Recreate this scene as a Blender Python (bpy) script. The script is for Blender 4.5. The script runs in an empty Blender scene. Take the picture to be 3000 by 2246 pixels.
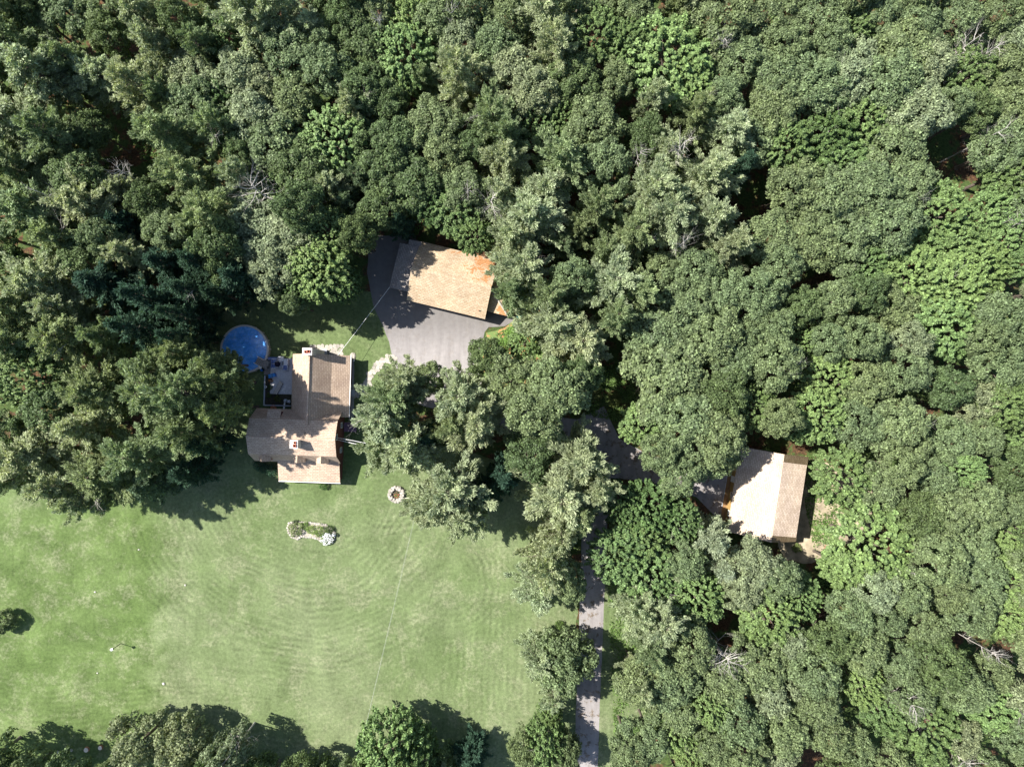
import bpy, bmesh, math, random
import numpy as np
from mathutils import Vector, Matrix
R = math.radians
K = 18.75      # photo pixels per metre on the ground
H = 115.0      # flying height of the camera
sc = bpy.context.scene
# ------------------------------------------------------------------ camera
cam = bpy.data.cameras.new('camera'); camo = bpy.data.objects.new('camera', cam)
sc.collection.objects.link(camo); sc.camera = camo
camo.location = (0, 0, H); camo.rotation_euler = (0, 0, 0)
cam.sensor_width = 36; cam.lens = 36 * H / 160.0; cam.clip_end = 2000; cam.clip_start = 1
# ------------------------------------------------------------------ light
SX, SY = 0.77, -0.24                      # where the shadow of a 1 m post ends
sdir = Vector((-SX, -SY, 1)).normalized()
elev = math.asin(sdir.z); az = math.atan2(sdir.x, sdir.y)
w = bpy.data.worlds.new('World'); sc.world = w; w.use_nodes = True
nt = w.node_tree; bg = nt.nodes['Background']
sky = nt.nodes.new('ShaderNodeTexSky'); sky.sky_type = 'NISHITA'; sky.sun_disc = False
sky.sun_elevation = elev; sky.sun_rotation = az
nt.links.new(sky.outputs[0], bg.inputs[0]); bg.inputs[1].default_value = 0.088
sun = bpy.data.lights.new('sun', 'SUN'); sun.energy = 5.0; sun.angle = R(0.53); sun.color = (1.0, 0.95, 0.87)
suno = bpy.data.objects.new('sun', sun); sc.collection.objects.link(suno)
suno.location = (-60, 20, 90); suno.rotation_euler = sdir.to_track_quat('Z', 'Y').to_euler()
sc.view_settings.view_transform = 'Standard'; sc.view_settings.look = 'None'
sc.view_settings.gamma = 1; sc.view_settings.exposure = 1.2
sc.cycles.max_bounces = 6; sc.cycles.diffuse_bounces = 3; sc.cycles.transparent_max_bounces = 4

rng = np.random.default_rng(7); random.seed(7)
col = sc.collection

def W(px, py, z=0.0):
    f = (1 - z / H) / K
    return Vector(((px - 1500) * f, (1123 - py) * f, z))

# ------------------------------------------------------------------ materials
class NB:
    def __init__(s, name):
        s.m = bpy.data.materials.new(name); s.m.use_nodes = True
        s.t = s.m.node_tree; s.b = s.t.nodes['Principled BSDF']; s.out = s.t.nodes['Material Output']
        s.b.inputs['Roughness'].default_value = 0.85
        s.b.inputs['Specular IOR Level'].default_value = 0.25
    def n(s, typ, **kw):
        x = s.t.nodes.new(typ)
        for k, v in kw.items(): setattr(x, k, v)
        return x
    def put(s, sock, v):
        if isinstance(v, bpy.types.NodeSocket): s.t.links.new(v, sock)
        else: sock.default_value = v if not (isinstance(v, tuple) and len(v) == 3 and len(sock.default_value) == 4) else (*v, 1)
    def math(s, op, a, b=0.0, c=0.0):
        x = s.n('ShaderNodeMath', operation=op)
        s.put(x.inputs[0], a); s.put(x.inputs[1], b); s.put(x.inputs[2], c); return x.outputs[0]
    def pos(s):
        g = s.n('ShaderNodeNewGeometry'); return g.outputs['Position']
    def obj(s):
        return s.n('ShaderNodeTexCoord').outputs['Object']
    def uv(s):
        return s.n('ShaderNodeTexCoord').outputs['UV']
    def sep(s, v):
        x = s.n('ShaderNodeSeparateXYZ'); s.put(x.inputs[0], v); return x.outputs
    def noise(s, vec, scale, detail=4, rough=0.55, dist=0.0):
        x = s.n('ShaderNodeTexNoise'); s.put(x.inputs['Vector'], vec)
        x.inputs['Scale'].default_value = scale; x.inputs['Detail'].default_value = detail
        x.inputs['Roughness'].default_value = rough; x.inputs['Distortion'].default_value = dist
        return x.outputs[0]
    def ramp(s, f, stops, mode='LINEAR'):
        x = s.n('ShaderNodeValToRGB'); s.put(x.inputs[0], f); r = x.color_ramp; r.interpolation = mode
        while len(r.elements) < len(stops): r.elements.new(0.5)
        for e, (p, c) in zip(r.elements, stops):
            e.position = p; e.color = (*c, 1) if isinstance(c, tuple) else (c, c, c, 1)
        return x.outputs[0]
    def mix(s, f, a, b, mode='MIX'):
        x = s.n('ShaderNodeMix', data_type='RGBA', blend_type=mode)
        s.put(x.inputs[0], f); s.put(x.inputs[6], a); s.put(x.inputs[7], b); return x.outputs[2]
    def smooth(s, v, a, b, lo=0.0, hi=1.0):
        x = s.n('ShaderNodeMapRange', interpolation_type='SMOOTHSTEP')
        s.put(x.inputs[0], v); x.inputs[1].default_value = a; x.inputs[2].default_value = b
        x.inputs[3].default_value = lo; x.inputs[4].default_value = hi; return x.outputs[0]
    def dist(s, v, c):
        x = s.n('ShaderNodeVectorMath', operation='DISTANCE'); s.put(x.inputs[0], v); x.inputs[1].default_value = c
        return x.outputs['Value']
    def scale(s, v, k):
        x = s.n('ShaderNodeVectorMath', operation='MULTIPLY'); s.put(x.inputs[0], v); x.inputs[1].default_value = k
        return x.outputs[0]
    def bump(s, h, strength=0.5, d=0.05):
        x = s.n('ShaderNodeBump'); s.put(x.inputs['Height'], h)
        x.inputs['Strength'].default_value = strength; x.inputs['Distance'].default_value = d
        s.t.links.new(x.outputs[0], s.b.inputs['Normal'])
    def base(s, c): s.put(s.b.inputs['Base Color'], c); return s
    def rough(s, r, spec=None):
        s.put(s.b.inputs['Roughness'], r)
        if spec is not None: s.b.inputs['Specular IOR Level'].default_value = spec
        return s

MATS = {}
def plain(name, c, rough=0.7, var=0.12, sc_=6.0, spec=0.3, bump=0.0):
    if name in MATS: return MATS[name]
    b = NB(name); n = b.noise(b.obj(), sc_, 5)
    k = b.ramp(n, [(0.3, 1 - var), (0.7, 1 + var)])
    b.base(b.mix(1.0, c, k, 'MULTIPLY')).rough(rough, spec)
    if bump: b.bump(b.noise(b.obj(), sc_ * 4, 3), bump, 0.02)
    MATS[name] = b.m; return b.m

def leaf_mat(name, trans=0.30, spec=0.20, rough=0.5):
    b = NB(name)
    oi = b.n('ShaderNodeObjectInfo'); g = b.n('ShaderNodeNewGeometry')
    v = b.ramp(g.outputs['Random Per Island'], [(0, 0.50), (0.5, 0.95), (0.85, 1.35), (1, 1.9)])
    c = b.mix(1.0, oi.outputs['Color'], v, 'MULTIPLY')
    n = b.noise(b.obj(), 0.45, 3)
    c = b.mix(1.0, c, b.ramp(n, [(0.3, (0.88, 0.88, 0.82)), (0.7, (1.22, 1.18, 1.02))]), 'MULTIPLY')
    b.base(c).rough(rough, spec)
    tr = b.n('ShaderNodeBsdfTranslucent'); b.put(tr.inputs[0], b.mix(1.0, c, (1.25, 1.3, 0.7), 'MULTIPLY'))
    mx = b.n('ShaderNodeMixShader'); mx.inputs[0].default_value = trans
    b.t.links.new(b.b.outputs[0], mx.inputs[1]); b.t.links.new(tr.outputs[0], mx.inputs[2])
    b.t.links.new(mx.outputs[0], b.out.inputs[0]); return b.m
LEAF = leaf_mat('broad_leaves'); NEEDLE = leaf_mat('needles', 0.40, 0.15, 0.6)

def bark_mat(name, c1, c2):
    b = NB(name); n = b.noise(b.scale(b.obj(), (1, 1, 0.25)), 5, 6, 0.65)
    b.base(b.ramp(n, [(0.3, c1), (0.7, c2)])).rough(0.9, 0.1); b.bump(n, 0.6, 0.05); return b.m
BARK = bark_mat('bark', (0.07, 0.055, 0.045), (0.20, 0.17, 0.14))
DEADBARK = bark_mat('dead_bark', (0.26, 0.24, 0.215), (0.56, 0.53, 0.49))

# grass: turf colour, patches and the lay of the mown stripes
def lawn_mat():
    b = NB('mown_grass'); p = b.pos()
    big = b.noise(p, 0.045, 4, 0.6, 0.6); mid = b.noise(p, 0.22, 5, 0.6, 0.4)
    fine = b.noise(p, 2.2, 6, 0.72); vf = b.noise(p, 7.0, 4, 0.75)
    c = b.ramp(big, [(0.30, (0.094, 0.132, 0.052)), (0.48, (0.118, 0.154, 0.070)), (0.70, (0.142, 0.172, 0.090))])
    x, y, z = b.sep(p)
    # lusher, more saturated turf on the rough left side of the field
    lush = b.math('MULTIPLY', b.smooth(b.math('ADD', x, b.math('MULTIPLY', mid, 14.0)), -52, -44, 1, 0), b.smooth(y, -22, -14, 1.0, 0.45))
    c = b.mix(b.math('MULTIPLY', lush, 0.75), c, b.ramp(mid, [(0.35, (0.062, 0.104, 0.025)), (0.62, (0.090, 0.138, 0.040))]))
    # pale worn / dry patches
    dry = b.math('MULTIPLY', b.smooth(b.noise(p, 0.20, 8, 0.82, 0.2), 0.47, 0.62), b.smooth(fine, .38, .6, .35, 1.2))
    c = b.mix(b.math('MULTIPLY', dry, 0.50), c, (0.205, 0.215, 0.135, 1))
    # near the house the turf is deeper green
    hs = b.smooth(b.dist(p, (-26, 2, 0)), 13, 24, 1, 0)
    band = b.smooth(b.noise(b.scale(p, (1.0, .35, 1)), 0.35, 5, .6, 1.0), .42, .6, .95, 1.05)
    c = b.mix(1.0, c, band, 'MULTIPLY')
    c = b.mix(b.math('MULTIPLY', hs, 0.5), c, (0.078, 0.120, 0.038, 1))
    wob = b.math('MULTIPLY', b.noise(p, 0.07, 3, 0.5), 7.0)
    def arcs(cx, cy, r0, r1, freq, amp, mask=None):
        d = b.dist(p, (cx, cy, 0)); s_ = b.math('SINE', b.math('MULTIPLY', b.math('ADD', d, wob), freq))
        m = b.math('MULTIPLY', b.smooth(d, r0, r0 + 4), b.smooth(d, r1 - 5, r1, 1, 0))
        if mask is not None: m = b.math('MULTIPLY', m, mask)
        return b.math('MULTIPLY', b.math('MULTIPLY', s_, m), amp)
    below = b.smooth(y, -22, -17, 1, 0)
    tot = arcs(-32, -15.5, 8, 34, 5.9, 0.075, b.math('MULTIPLY', below, b.smooth(x, -14, -8, 1, 0)))
    tot = b.math('ADD', tot, arcs(-10.5, -31, 2, 13, 5.9, 0.075, b.smooth(x, -13, -8)))
    tot = b.math('ADD', tot, arcs(-18.5, -17.8, 1.5, 9, 5.6, 0.09))
    tot = b.math('ADD', tot, arcs(-16, 22, 11, 24, 7.0, 0.05, b.smooth(y, 2, 5)))
    vert = b.math('MULTIPLY', b.math('SINE', b.math('MULTIPLY', b.math('ADD', x, b.math('MULTIPLY', wob, 0.35)), 6.0)),
                  b.math('MULTIPLY', b.smooth(y, -38, -32, 1, 0), b.smooth(x, -14, -8)))
    hor = b.math('MULTIPLY', b.math('SINE', b.math('MULTIPLY', b.math('ADD', y, wob), 6.4)),
                 b.math('MULTIPLY', b.smooth(y, -48, -43, 1, 0), b.smooth(x, -50, -14, 1, 0)))
    tot = b.math('ADD', tot, b.math('MULTIPLY', b.math('ADD', vert, hor), 0.06))
    tot = b.math('MULTIPLY', tot, b.smooth(b.noise(p, 0.3, 5, .65, .8), 0.38, 0.62, 0.1, 1.9))
    k = b.math('ADD', b.math('ADD', 1.0, tot), b.math('MULTIPLY', b.math('SUBTRACT', fine, 0.5), 1.5))
    k = b.math('ADD', k, b.math('MULTIPLY', b.math('SUBTRACT', vf, 0.5), 0.9))
    k = b.math('ADD', k, b.math('MULTIPLY', b.math('SUBTRACT', mid, 0.5), 0.8))
    b.base(b.mix(1.0, c, k, 'MULTIPLY')).rough(0.95, 0.1)
    b.bump(b.math('ADD', b.math('MULTIPLY', fine, 1.0), vf), 0.5, 0.12); return b.m

def floor_mat():
    b = NB('forest_floor'); p = b.pos()
    n1 = b.noise(p, 0.35, 6, 0.7, 0.3); n2 = b.noise(p, 2.5, 6, 0.75)
    c = b.ramp(n2, [(0.3, (0.03, 0.021, 0.014)), (0.52, (0.085, 0.050, 0.030)), (0.74, (0.26, 0.12, 0.055))])
    c = b.mix(b.smooth(n1, 0.44, 0.54), c, b.ramp(n2, [(0.35, (0.03, 0.05, 0.018)), (0.7, (0.09, 0.13, 0.04))]))
    b.base(c).rough(0.95, 0.05); b.bump(n2, 0.8, 0.15); return b.m

def asphalt_mat():
    b = NB('asphalt'); p = b.pos()
    n1 = b.noise(p, 0.13, 5, 0.6, 0.5); n2 = b.noise(p, 1.4, 6, 0.7); n3 = b.noise(p, 14, 3, 0.8)
    c = b.ramp(n1, [(0.35, (0.20, 0.188, 0.188)), (0.65, (0.32, 0.305, 0.305))])
    st = b.noise(b.scale(p, (1.0, 0.12, 1)), 1.2, 4)
    c = b.mix(0.5, c, b.ramp(st, [(0.35, (0.175, 0.160, 0.158)), (0.65, (0.28, 0.262, 0.258))]))
    x, y, z = b.sep(p)
    # darker asphalt in front of the garage doors and north of them
    dk = b.math('MULTIPLY', b.smooth(b.math('ADD', y, b.math('MULTIPLY', n1, 5.0)), 6.5, 13.5), b.smooth(x, 3, -1, 0, 1))
    dk = b.math('MAXIMUM', dk, b.smooth(y, 13, 16))
    c = b.mix(b.math('MULTIPLY', dk, 0.8), c, (0.135, 0.127, 0.122, 1))
    lm = b.math('MULTIPLY', b.smooth(b.noise(p, .9, 7, .75, .3), .54, .60), b.smooth(x, 5, 9, .12, .75))
    c = b.mix(lm, c, b.ramp(n2, [(.35, (.05, .045, .025)), (.65, (.17, .11, .06))]))
    k = b.math('ADD', 0.55, b.math('ADD', b.math('MULTIPLY', n2, 0.5), b.math('MULTIPLY', n3, 0.4)))
    b.base(b.mix(1.0, c, k, 'MULTIPLY')).rough(0.9, 0.2); b.bump(n3, 0.3, 0.01); return b.m

def shingle(name, c1, c2, litter=None, moss=0.0):
    b = NB(name); uv = b.uv()
    br = b.n('ShaderNodeTexBrick'); b.put(br.inputs['Vector'], uv)
    br.inputs['Color1'].default_value = (*c1, 1); br.inputs['Color2'].default_value = (*c2, 1)
    br.inputs['Mortar'].default_value = (c1[0] * .62, c1[1] * .59, c1[2] * .58, 1)
    br.inputs['Scale'].default_value = 1.0; br.inputs['Mortar Size'].default_value = 0.035
    br.inputs['Mortar Smooth'].default_value = 0.6; br.inputs['Brick Width'].default_value = 0.55; br.inputs['Row Height'].default_value = 0.27
    br.offset = 0.37; br.inputs['Bias'].default_value = 0.0
    n = b.noise(uv, 0.35, 5, 0.6); n2 = b.noise(uv, 5, 4, 0.7)
    c = b.mix(1.0, br.outputs[0], b.ramp(n, [(0.3, (0.84, 0.82, 0.82)), (0.7, (1.13, 1.13, 1.10))]), 'MULTIPLY')
    c = b.mix(1.0, c, b.ramp(n2, [(0.3, 0.84), (0.7, 1.16)]), 'MULTIPLY')
    if litter:
        p = b.pos()
        for (cx, cy, rr, th) in litter:
            d = b.dist(b.scale(p, (1, 1, 0)), (cx, cy, 0))
            near = b.smooth(d, rr * .15, rr, 0.13, -0.25)
            m = b.smooth(b.math('ADD', b.noise(p, 0.95, 7, 0.72, 0.8), near), th, th + 0.035)
            c = b.mix(b.math('MULTIPLY', m, 0.92), c, b.ramp(b.noise(p, 6, 3), [(0.3, (0.24, 0.10, 0.035)), (0.7, (0.50, 0.25, 0.11))]))
    b.base(c).rough(0.92, 0.15); b.bump(br.outputs['Fac'], -0.5, 0.02); return b.m

ROOF = shingle('tan_shingles', (0.40, 0.305, 0.235), (0.50, 0.395, 0.31))
ROOFG = shingle('sand_shingles_with_needles', (0.40, 0.31, 0.21), (0.52, 0.42, 0.305), litter=[(-3.4, 18.0, 7.5, 0.585), (-8.5, 21.0, 5.0, 0.66), (-1.0, 10.6, 2.6, 0.50)])
ROOFC = shingle('cream_shingles', (0.44, 0.355, 0.28), (0.56, 0.465, 0.385))
ROOFB = shingle('shaded_brown_shingles', (0.22, 0.165, 0.10), (0.30, 0.235, 0.15))  # brown paints the steep rear slope's shade into the stained shingles
ROOFL = shingle('grey_shingles', (0.22, 0.20, 0.19), (0.30, 0.28, 0.265))

def stone_mat(name, c1, c2, s_=2.0):
    b = NB(name); p = b.pos(); n = b.noise(p, s_, 6, 0.7); g = b.n('ShaderNodeNewGeometry')
    c = b.ramp(n, [(0.3, c1), (0.7, c2)])
    c = b.mix(1.0, c, b.ramp(g.outputs['Random Per Island'], [(0, 0.78), (1, 1.15)]), 'MULTIPLY')
    b.base(c).rough(0.9, 0.15); b.bump(n, 0.5, 0.03); return b.m
STONE = stone_mat('pale_stone', (0.26, 0.24, 0.21), (0.46, 0.43, 0.38))
GRAVELM = stone_mat('gravel', (0.18, 0.18, 0.18), (0.34, 0.33, 0.32), 9)
def siding(name, c):
    b = NB(name); x, y, z = b.sep(b.pos())
    s_ = b.math('SINE', b.math('MULTIPLY', z, 2 * math.pi / 0.15)); n = b.noise(b.pos(), 2, 4)
    k = b.math('ADD', 0.82, b.math('ADD', b.math('MULTIPLY', s_, 0.06), b.math('MULTIPLY', n, 0.3)))
    b.base(b.mix(1.0, c, k, 'MULTIPLY')).rough(0.7); b.bump(s_, 0.5, 0.01); return b.m
REDSIDE = siding('dark_red_siding', (0.13, 0.05, 0.05, 1)); TANSIDE = siding('ochre_siding', (0.42, 0.27, 0.10, 1))
GREYSIDE = siding('grey_siding', (0.28, 0.27, 0.26, 1))
WHITE = plain('white_paint', (0.78, 0.78, 0.77), 0.5, 0.05); GLASS = plain('window_glass', (0.03, 0.04, 0.05), 0.08, 0.1, 2, 0.6)
GREYM = plain('grey_metal', (0.40, 0.42, 0.46), 0.4, 0.1); BLACK = plain('black_metal', (0.015, 0.015, 0.015), 0.5)
TRIM = plain('dark_trim', (0.12, 0.07, 0.06), 0.6)
WOOD = plain('weathered_wood', (0.24, 0.22, 0.20), 0.85, 0.25, 4); FLUE = plain('red_clay', (0.40, 0.10, 0.05), 0.8, 0.2)
DARKH = plain('flue_black', (0.01, 0.008, 0.008), 0.9)  # near-black plate inside each flue

# ------------------------------------------------------------------ object helpers
def props(o, label=None, cat=None, group=None, kind=None):
    if label: o['label'] = label
    if cat: o['category'] = cat
    if group: o['group'] = group
    if kind: o['kind'] = kind
    return o
def empty(name, loc, label, cat, group=None, rz=0.0):
    o = bpy.data.objects.new(name, None); col.objects.link(o); o.location = loc; o.rotation_euler = (0, 0, rz)
    o.empty_display_size = 0.5
    return props(o, label, cat, group)
def link(name, me, parent=None, world=True):
    o = bpy.data.objects.new(name, me); col.objects.link(o)
    if parent is not None:
        o.parent = parent
        if world: o.matrix_parent_inverse = (parent_world(parent)).inverted()
    return o
def parent_world(o):
    m = Matrix.LocRotScale(o.location, o.rotation_euler, o.scale)
    if o.parent is not None: m = parent_world(o.parent) @ o.matrix_parent_inverse @ m
    return m
class MB:
    """collects faces; build() makes one mesh object"""
    def __init__(s): s.v = []; s.f = []; s.uv = []; s.mi = []
    def face(s, pts, mi=0, uv=None):
        i = len(s.v); s.v += [tuple(p) for p in pts]; s.f.append(tuple(range(i, i + len(pts)))); s.mi.append(mi)
        if uv is None:
            a, b_, c = Vector(pts[0]), Vector(pts[1]), Vector(pts[2]); n = (b_ - a).cross(c - a)
            if n.length < 1e-9: n = Vector((0, 0, 1))
            n.normalize(); h = Vector((0, 0, 1)).cross(n)
            if h.length < 1e-3: h = Vector((1, 0, 0))
            h.normalize(); u2 = n.cross(h)
            uv = [(Vector(p).dot(h), Vector(p).dot(u2)) for p in pts]
        s.uv.append(uv); return s
    def box(s, c, size, rz=0.0, mi=0, taper=1.0):
        cx, cy, cz = c; a, b_, h = size[0] / 2, size[1] / 2, size[2] / 2
        m = Matrix.Rotation(rz, 3, 'Z'); P_ = []
        for z, k in ((-h, 1), (h, taper)):
            for x, y in ((-a, -b_), (a, -b_), (a, b_), (-a, b_)):
                q = m @ Vector((x * k, y * k, 0)); P_.append((cx + q.x, cy + q.y, cz + z))
        for q in ((3, 2, 1, 0), (4, 5, 6, 7), (0, 1, 5, 4), (1, 2, 6, 5), (2, 3, 7, 6), (3, 0, 4, 7)):
            s.face([P_[i] for i in q], mi)
        return s
    def slab(s, pts, t=0.15, mi=0, smi=None):
        pts = [Vector(p) for p in pts]; lo = [p - Vector((0, 0, t)) for p in pts]
        a = (pts[1] - pts[0]).cross(pts[2] - pts[0])
        if a.z < 0: pts.reverse(); lo.reverse()
        s.face(pts, mi); s.face(lo[::-1], mi if smi is None else smi); n = len(pts)
        for i in range(n):
            j = (i + 1) % n; s.face([pts[i], lo[i], lo[j], pts[j]], mi if smi is None else smi)
        return s
    def tube(s, p0, p1, r0, r1=None, n=8, mi=0, cap=True):
        p0, p1 = Vector(p0), Vector(p1); r1 = r0 if r1 is None else r1
        d = (p1 - p0).normalized(); a = d.orthogonal().normalized(); b_ = d.cross(a)
        A = [p0 + (a * math.cos(2 * math.pi * i / n) + b_ * math.sin(2 * math.pi * i / n)) * r0 for i in range(n)]
        B = [p1 + (a * math.cos(2 * math.pi * i / n) + b_ * math.sin(2 * math.pi * i / n)) * r1 for i in range(n)]
        for i in range(n): s.face([A[i], A[(i + 1) % n], B[(i + 1) % n], B[i]], mi)
        if cap: s.face(B, mi); s.face(A[::-1], mi)
        return s
    def lathe(s, c, prof, n=32, mi=0):
        for (r0, z0), (r1, z1) in zip(prof[:-1], prof[1:]):
            for i in range(n):
                a, b_ = 2 * math.pi * i / n, 2 * math.pi * (i + 1) / n
                q = [(c[0] + r0 * math.cos(a), c[1] + r0 * math.sin(a), c[2] + z0), (c[0] + r0 * math.cos(b_), c[1] + r0 * math.sin(b_), c[2] + z0),
                     (c[0] + r1 * math.cos(b_), c[1] + r1 * math.sin(b_), c[2] + z1), (c[0] + r1 * math.cos(a), c[1] + r1 * math.sin(a), c[2] + z1)]
                if r0 < 1e-6: q = [q[0], q[2], q[3]]
                elif r1 < 1e-6: q = q[:3]
                s.face(q, mi)
        return s
    def blob(s, c, rad, mi=0, n=7, jit=0.22, flat=0.6):
        ring = []
        for z, k in ((-0.3, 0.85), (0.25, 1.0), (0.8, 0.62)):
            ring.append([(c[0] + rad[0] * k * math.cos(2 * math.pi * i / n) * (1 + random.uniform(-jit, jit)),
                          c[1] + rad[1] * k * math.sin(2 * math.pi * i / n) * (1 + random.uniform(-jit, jit)),
                          c[2] + rad[2] * (z + random.uniform(-.12, .12))) for i in range(n)])
        for a, b_ in zip(ring[:-1], ring[1:]):
            for i in range(n): s.face([a[i], a[(i + 1) % n], b_[(i + 1) % n], b_[i]], mi)
        s.face(ring[-1], mi); return s
    def mesh(s, name, mats):
        me = bpy.data.meshes.new(name); me.from_pydata(s.v, [], s.f)
        for m in (mats if isinstance(mats, (list, tuple)) else [mats]): me.materials.append(m)
        l = me.uv_layers.new(name='UVMap'); flat = [x for f in s.uv for p in f for x in p]
        l.data.foreach_set('uv', flat); me.polygons.foreach_set('material_index', s.mi)
        me.validate(); return me
    def build(s, name, mats, parent=None, merge=False):
        me = s.mesh(name, mats)
        if merge:
            bm = bmesh.new(); bm.from_mesh(me); bmesh.ops.remove_doubles(bm, verts=bm.verts, dist=1e-4)
            bmesh.ops.recalc_face_normals(bm, faces=bm.faces); bm.to_mesh(me); bm.free()
        return link(name, me, parent)

def quads_mesh(name, V, mat, k=4):
    V = np.asarray(V, dtype=np.float32).reshape(-1, 3); n = len(V) // k
    me = bpy.data.meshes.new(name); me.vertices.add(len(V)); me.vertices.foreach_set('co', V.ravel())
    me.loops.add(len(V)); me.loops.foreach_set('vertex_index', np.arange(len(V), dtype=np.int32))
    me.polygons.add(n); me.polygons.foreach_set('loop_start', np.arange(0, len(V), k, dtype=np.int32))
    me.polygons.foreach_set('loop_total', np.full(n, k, dtype=np.int32))
    me.materials.append(mat); me.update(); me.validate(); return me

def unit(a): return a / np.maximum(np.linalg.norm(a, axis=-1, keepdims=True), 1e-9)
def leaves(C, N, L, Wd, g):
    """one diamond-shaped leaf per centre C with normal N"""
    n = len(C); t = unit(np.cross(N, g.normal(size=(n, 3)))); b = np.cross(N, t)
    L = L[:, None]; Wd = Wd[:, None]
    return np.stack([C - t * L * .5, C + b * Wd * .5 + t * L * .08 - N * L * .08, C + t * L * .5, C - b * Wd * .5 + t * L * .08 - N * L * .08], 1)

# ------------------------------------------------------------------ tree prototypes (unit: metres)
def broad_crown(name, g, Rr=4.3, hz=3.0, zc=11.0, nclump=78, nleaf=170, clump=(0.5, 0.95), leaf=0.31, lob=0.22, flat=0.75):
    ph = g.uniform(0, 6.28, 6); am = g.uniform(0.3, 1, 6)
    Q = []
    for i in range(nclump):
        u = (i + 0.5) / nclump; th = i * 2.39996 + g.normal() * .25; zz = 1 - 1.45 * u      # top to a little under the equator
        rr = math.sqrt(max(0, 1 - zz * zz)); f = 1 + lob * sum(am[k] * math.sin((k + 2) * th + ph[k]) for k in range(4)) * .6
        rad = (0.70 + 0.28 * g.random()) * f
        p = np.array([math.cos(th) * rr * Rr * rad, math.sin(th) * rr * Rr * rad, zz * hz * (0.74 + .44 * g.random())])
        cr = g.uniform(*clump); m = int(nleaf * (cr / clump[1]) ** 2 * g.uniform(.75, 1.15))
        d = unit(g.normal(size=(m, 3))); d[:, 2] = np.abs(d[:, 2]) * 1.0 - (g.random(m) < .28) * 1.0 * np.abs(d[:, 2]) * 1.4; d = unit(d)
        c = p + d * np.array([1, 1, flat]) * cr * g.uniform(.62, 1.08, (m, 1))
        nn = unit(d * 0.55 + np.array([0, 0, .65]) + g.normal(size=(m, 3)) * .42)
        s_ = leaf * g.uniform(.65, 1.35, m); Q.append(leaves(c, nn, s_, s_ * g.uniform(.55, .8, m), g))
    Q = np.concatenate(Q); Q[..., 2] += zc; return quads_mesh(name, Q, LEAF)

def maple_crown(name, g, Rr=4.3, hz=3.2, zc=10.0):
    """layered sprays: fans of leaves along many outward shoots"""
    Q = []
    for i in range(330):
        u = (i + .5) / 330; th = i * 2.39996 + g.normal() * .3; zz = 1 - 1.35 * u; rr = math.sqrt(max(0, 1 - zz * zz))
        d = unit(np.array([math.cos(th) * rr, math.sin(th) * rr, zz * .75 + .18])); base = np.array([math.cos(th) * rr * Rr, math.sin(th) * rr * Rr, zz * hz]) * g.uniform(.58, .94)
        Ln = g.uniform(.45, 1.3); m = int(26 + 32 * Ln); t = g.random((m, 1)) ** .8
        side = unit(np.cross(d, [0, 0, 1.0]) + 1e-6); wv = (1 - t * .65) * .55 * Ln * .62
        c = base + d * t * Ln + side * g.uniform(-1, 1, (m, 1)) * wv + np.array([0, 0, 1.0]) * (g.normal(size=(m, 1)) * .16 - t * t * .25)
        nn = unit(np.array([0, 0, 1.0]) + d * .35 + g.normal(size=(m, 3)) * .42); s_ = .27 * g.uniform(.6, 1.45, m)
        Q.append(leaves(c, nn, s_, s_ * g.uniform(.55, .85, m), g))
    Q = np.concatenate(Q); Q[..., 2] += zc; return quads_mesh(name, Q, LEAF)

def pine_crown(name, g, h=20.0, Rr=4.3, z0=.28, nwh=15, conic=0.85, up=0.22, tuft=.44, droop=0.0, dens=1.25):
    """whorls of rising boughs, each carrying plumes of needle tufts; also returns the bough axes"""
    Q = []; axes = []
    lop = g.uniform(.7, 1.15, 8)
    for wi in range(nwh):
        t = wi / (nwh - 1); z = h * (z0 + (1 - z0) * t ** .92 * .97); Lm = Rr * (1 - t ** 1.7 * conic) * (0.62 + .38 * min(1, t * 3.5))
        nb = int(g.integers(4, 6)) if t < .9 else 4; a0 = g.uniform(0, 6.28)
        for k in range(nb):
            a = a0 + 6.283 * k / nb + g.normal() * .28; Ln = Lm * g.uniform(.5, 1.38) * lop[int((a % 6.283) / 6.284 * 8)]
            upk = up + .55 * t ** 2 - droop + g.normal() * .07; d = unit(np.array([math.cos(a), math.sin(a), upk])); side = unit(np.cross(d, [0, 0, 1.0]))
            p0 = np.array([0, 0, z]); axes.append((p0, p0 + d * Ln))
            nt_ = max(4, int(Ln * 4.8 * dens))
            for q in range(nt_):
                s_ = .22 + .78 * ((q + g.random()) / nt_); sd = g.uniform(-1, 1) * (1.05 - s_ * .85) * Ln * .25
                curve = np.array([0, 0, .10 * Ln * s_ * s_]); c = p0 + d * Ln * s_ + side * sd + curve + g.normal(size=3) * .10
                dirt = unit(d * 1.0 + side * (sd / (Ln + .1)) * 2.0 + np.array([0, 0, .26]) + g.normal(size=3) * .15)
                m = int(20 * dens); rd = unit(dirt + g.normal(size=(m, 3)) * .40); Ll = tuft * g.uniform(.6, 1.2, (m, 1))
                o = c + g.normal(size=(m, 3)) * .12; wv = unit(np.cross(rd, g.normal(size=(m, 3)) * .55 + np.array([0, 0, 1.0]))) * (Ll * .15)
                e = o + rd * Ll; Q.append(np.stack([o - wv * .5, o + rd * Ll * .55 - wv, e, o + rd * Ll * .55 + wv], 1))
    Q = np.concatenate(Q); return quads_mesh(name, Q, NEEDLE), axes

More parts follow.
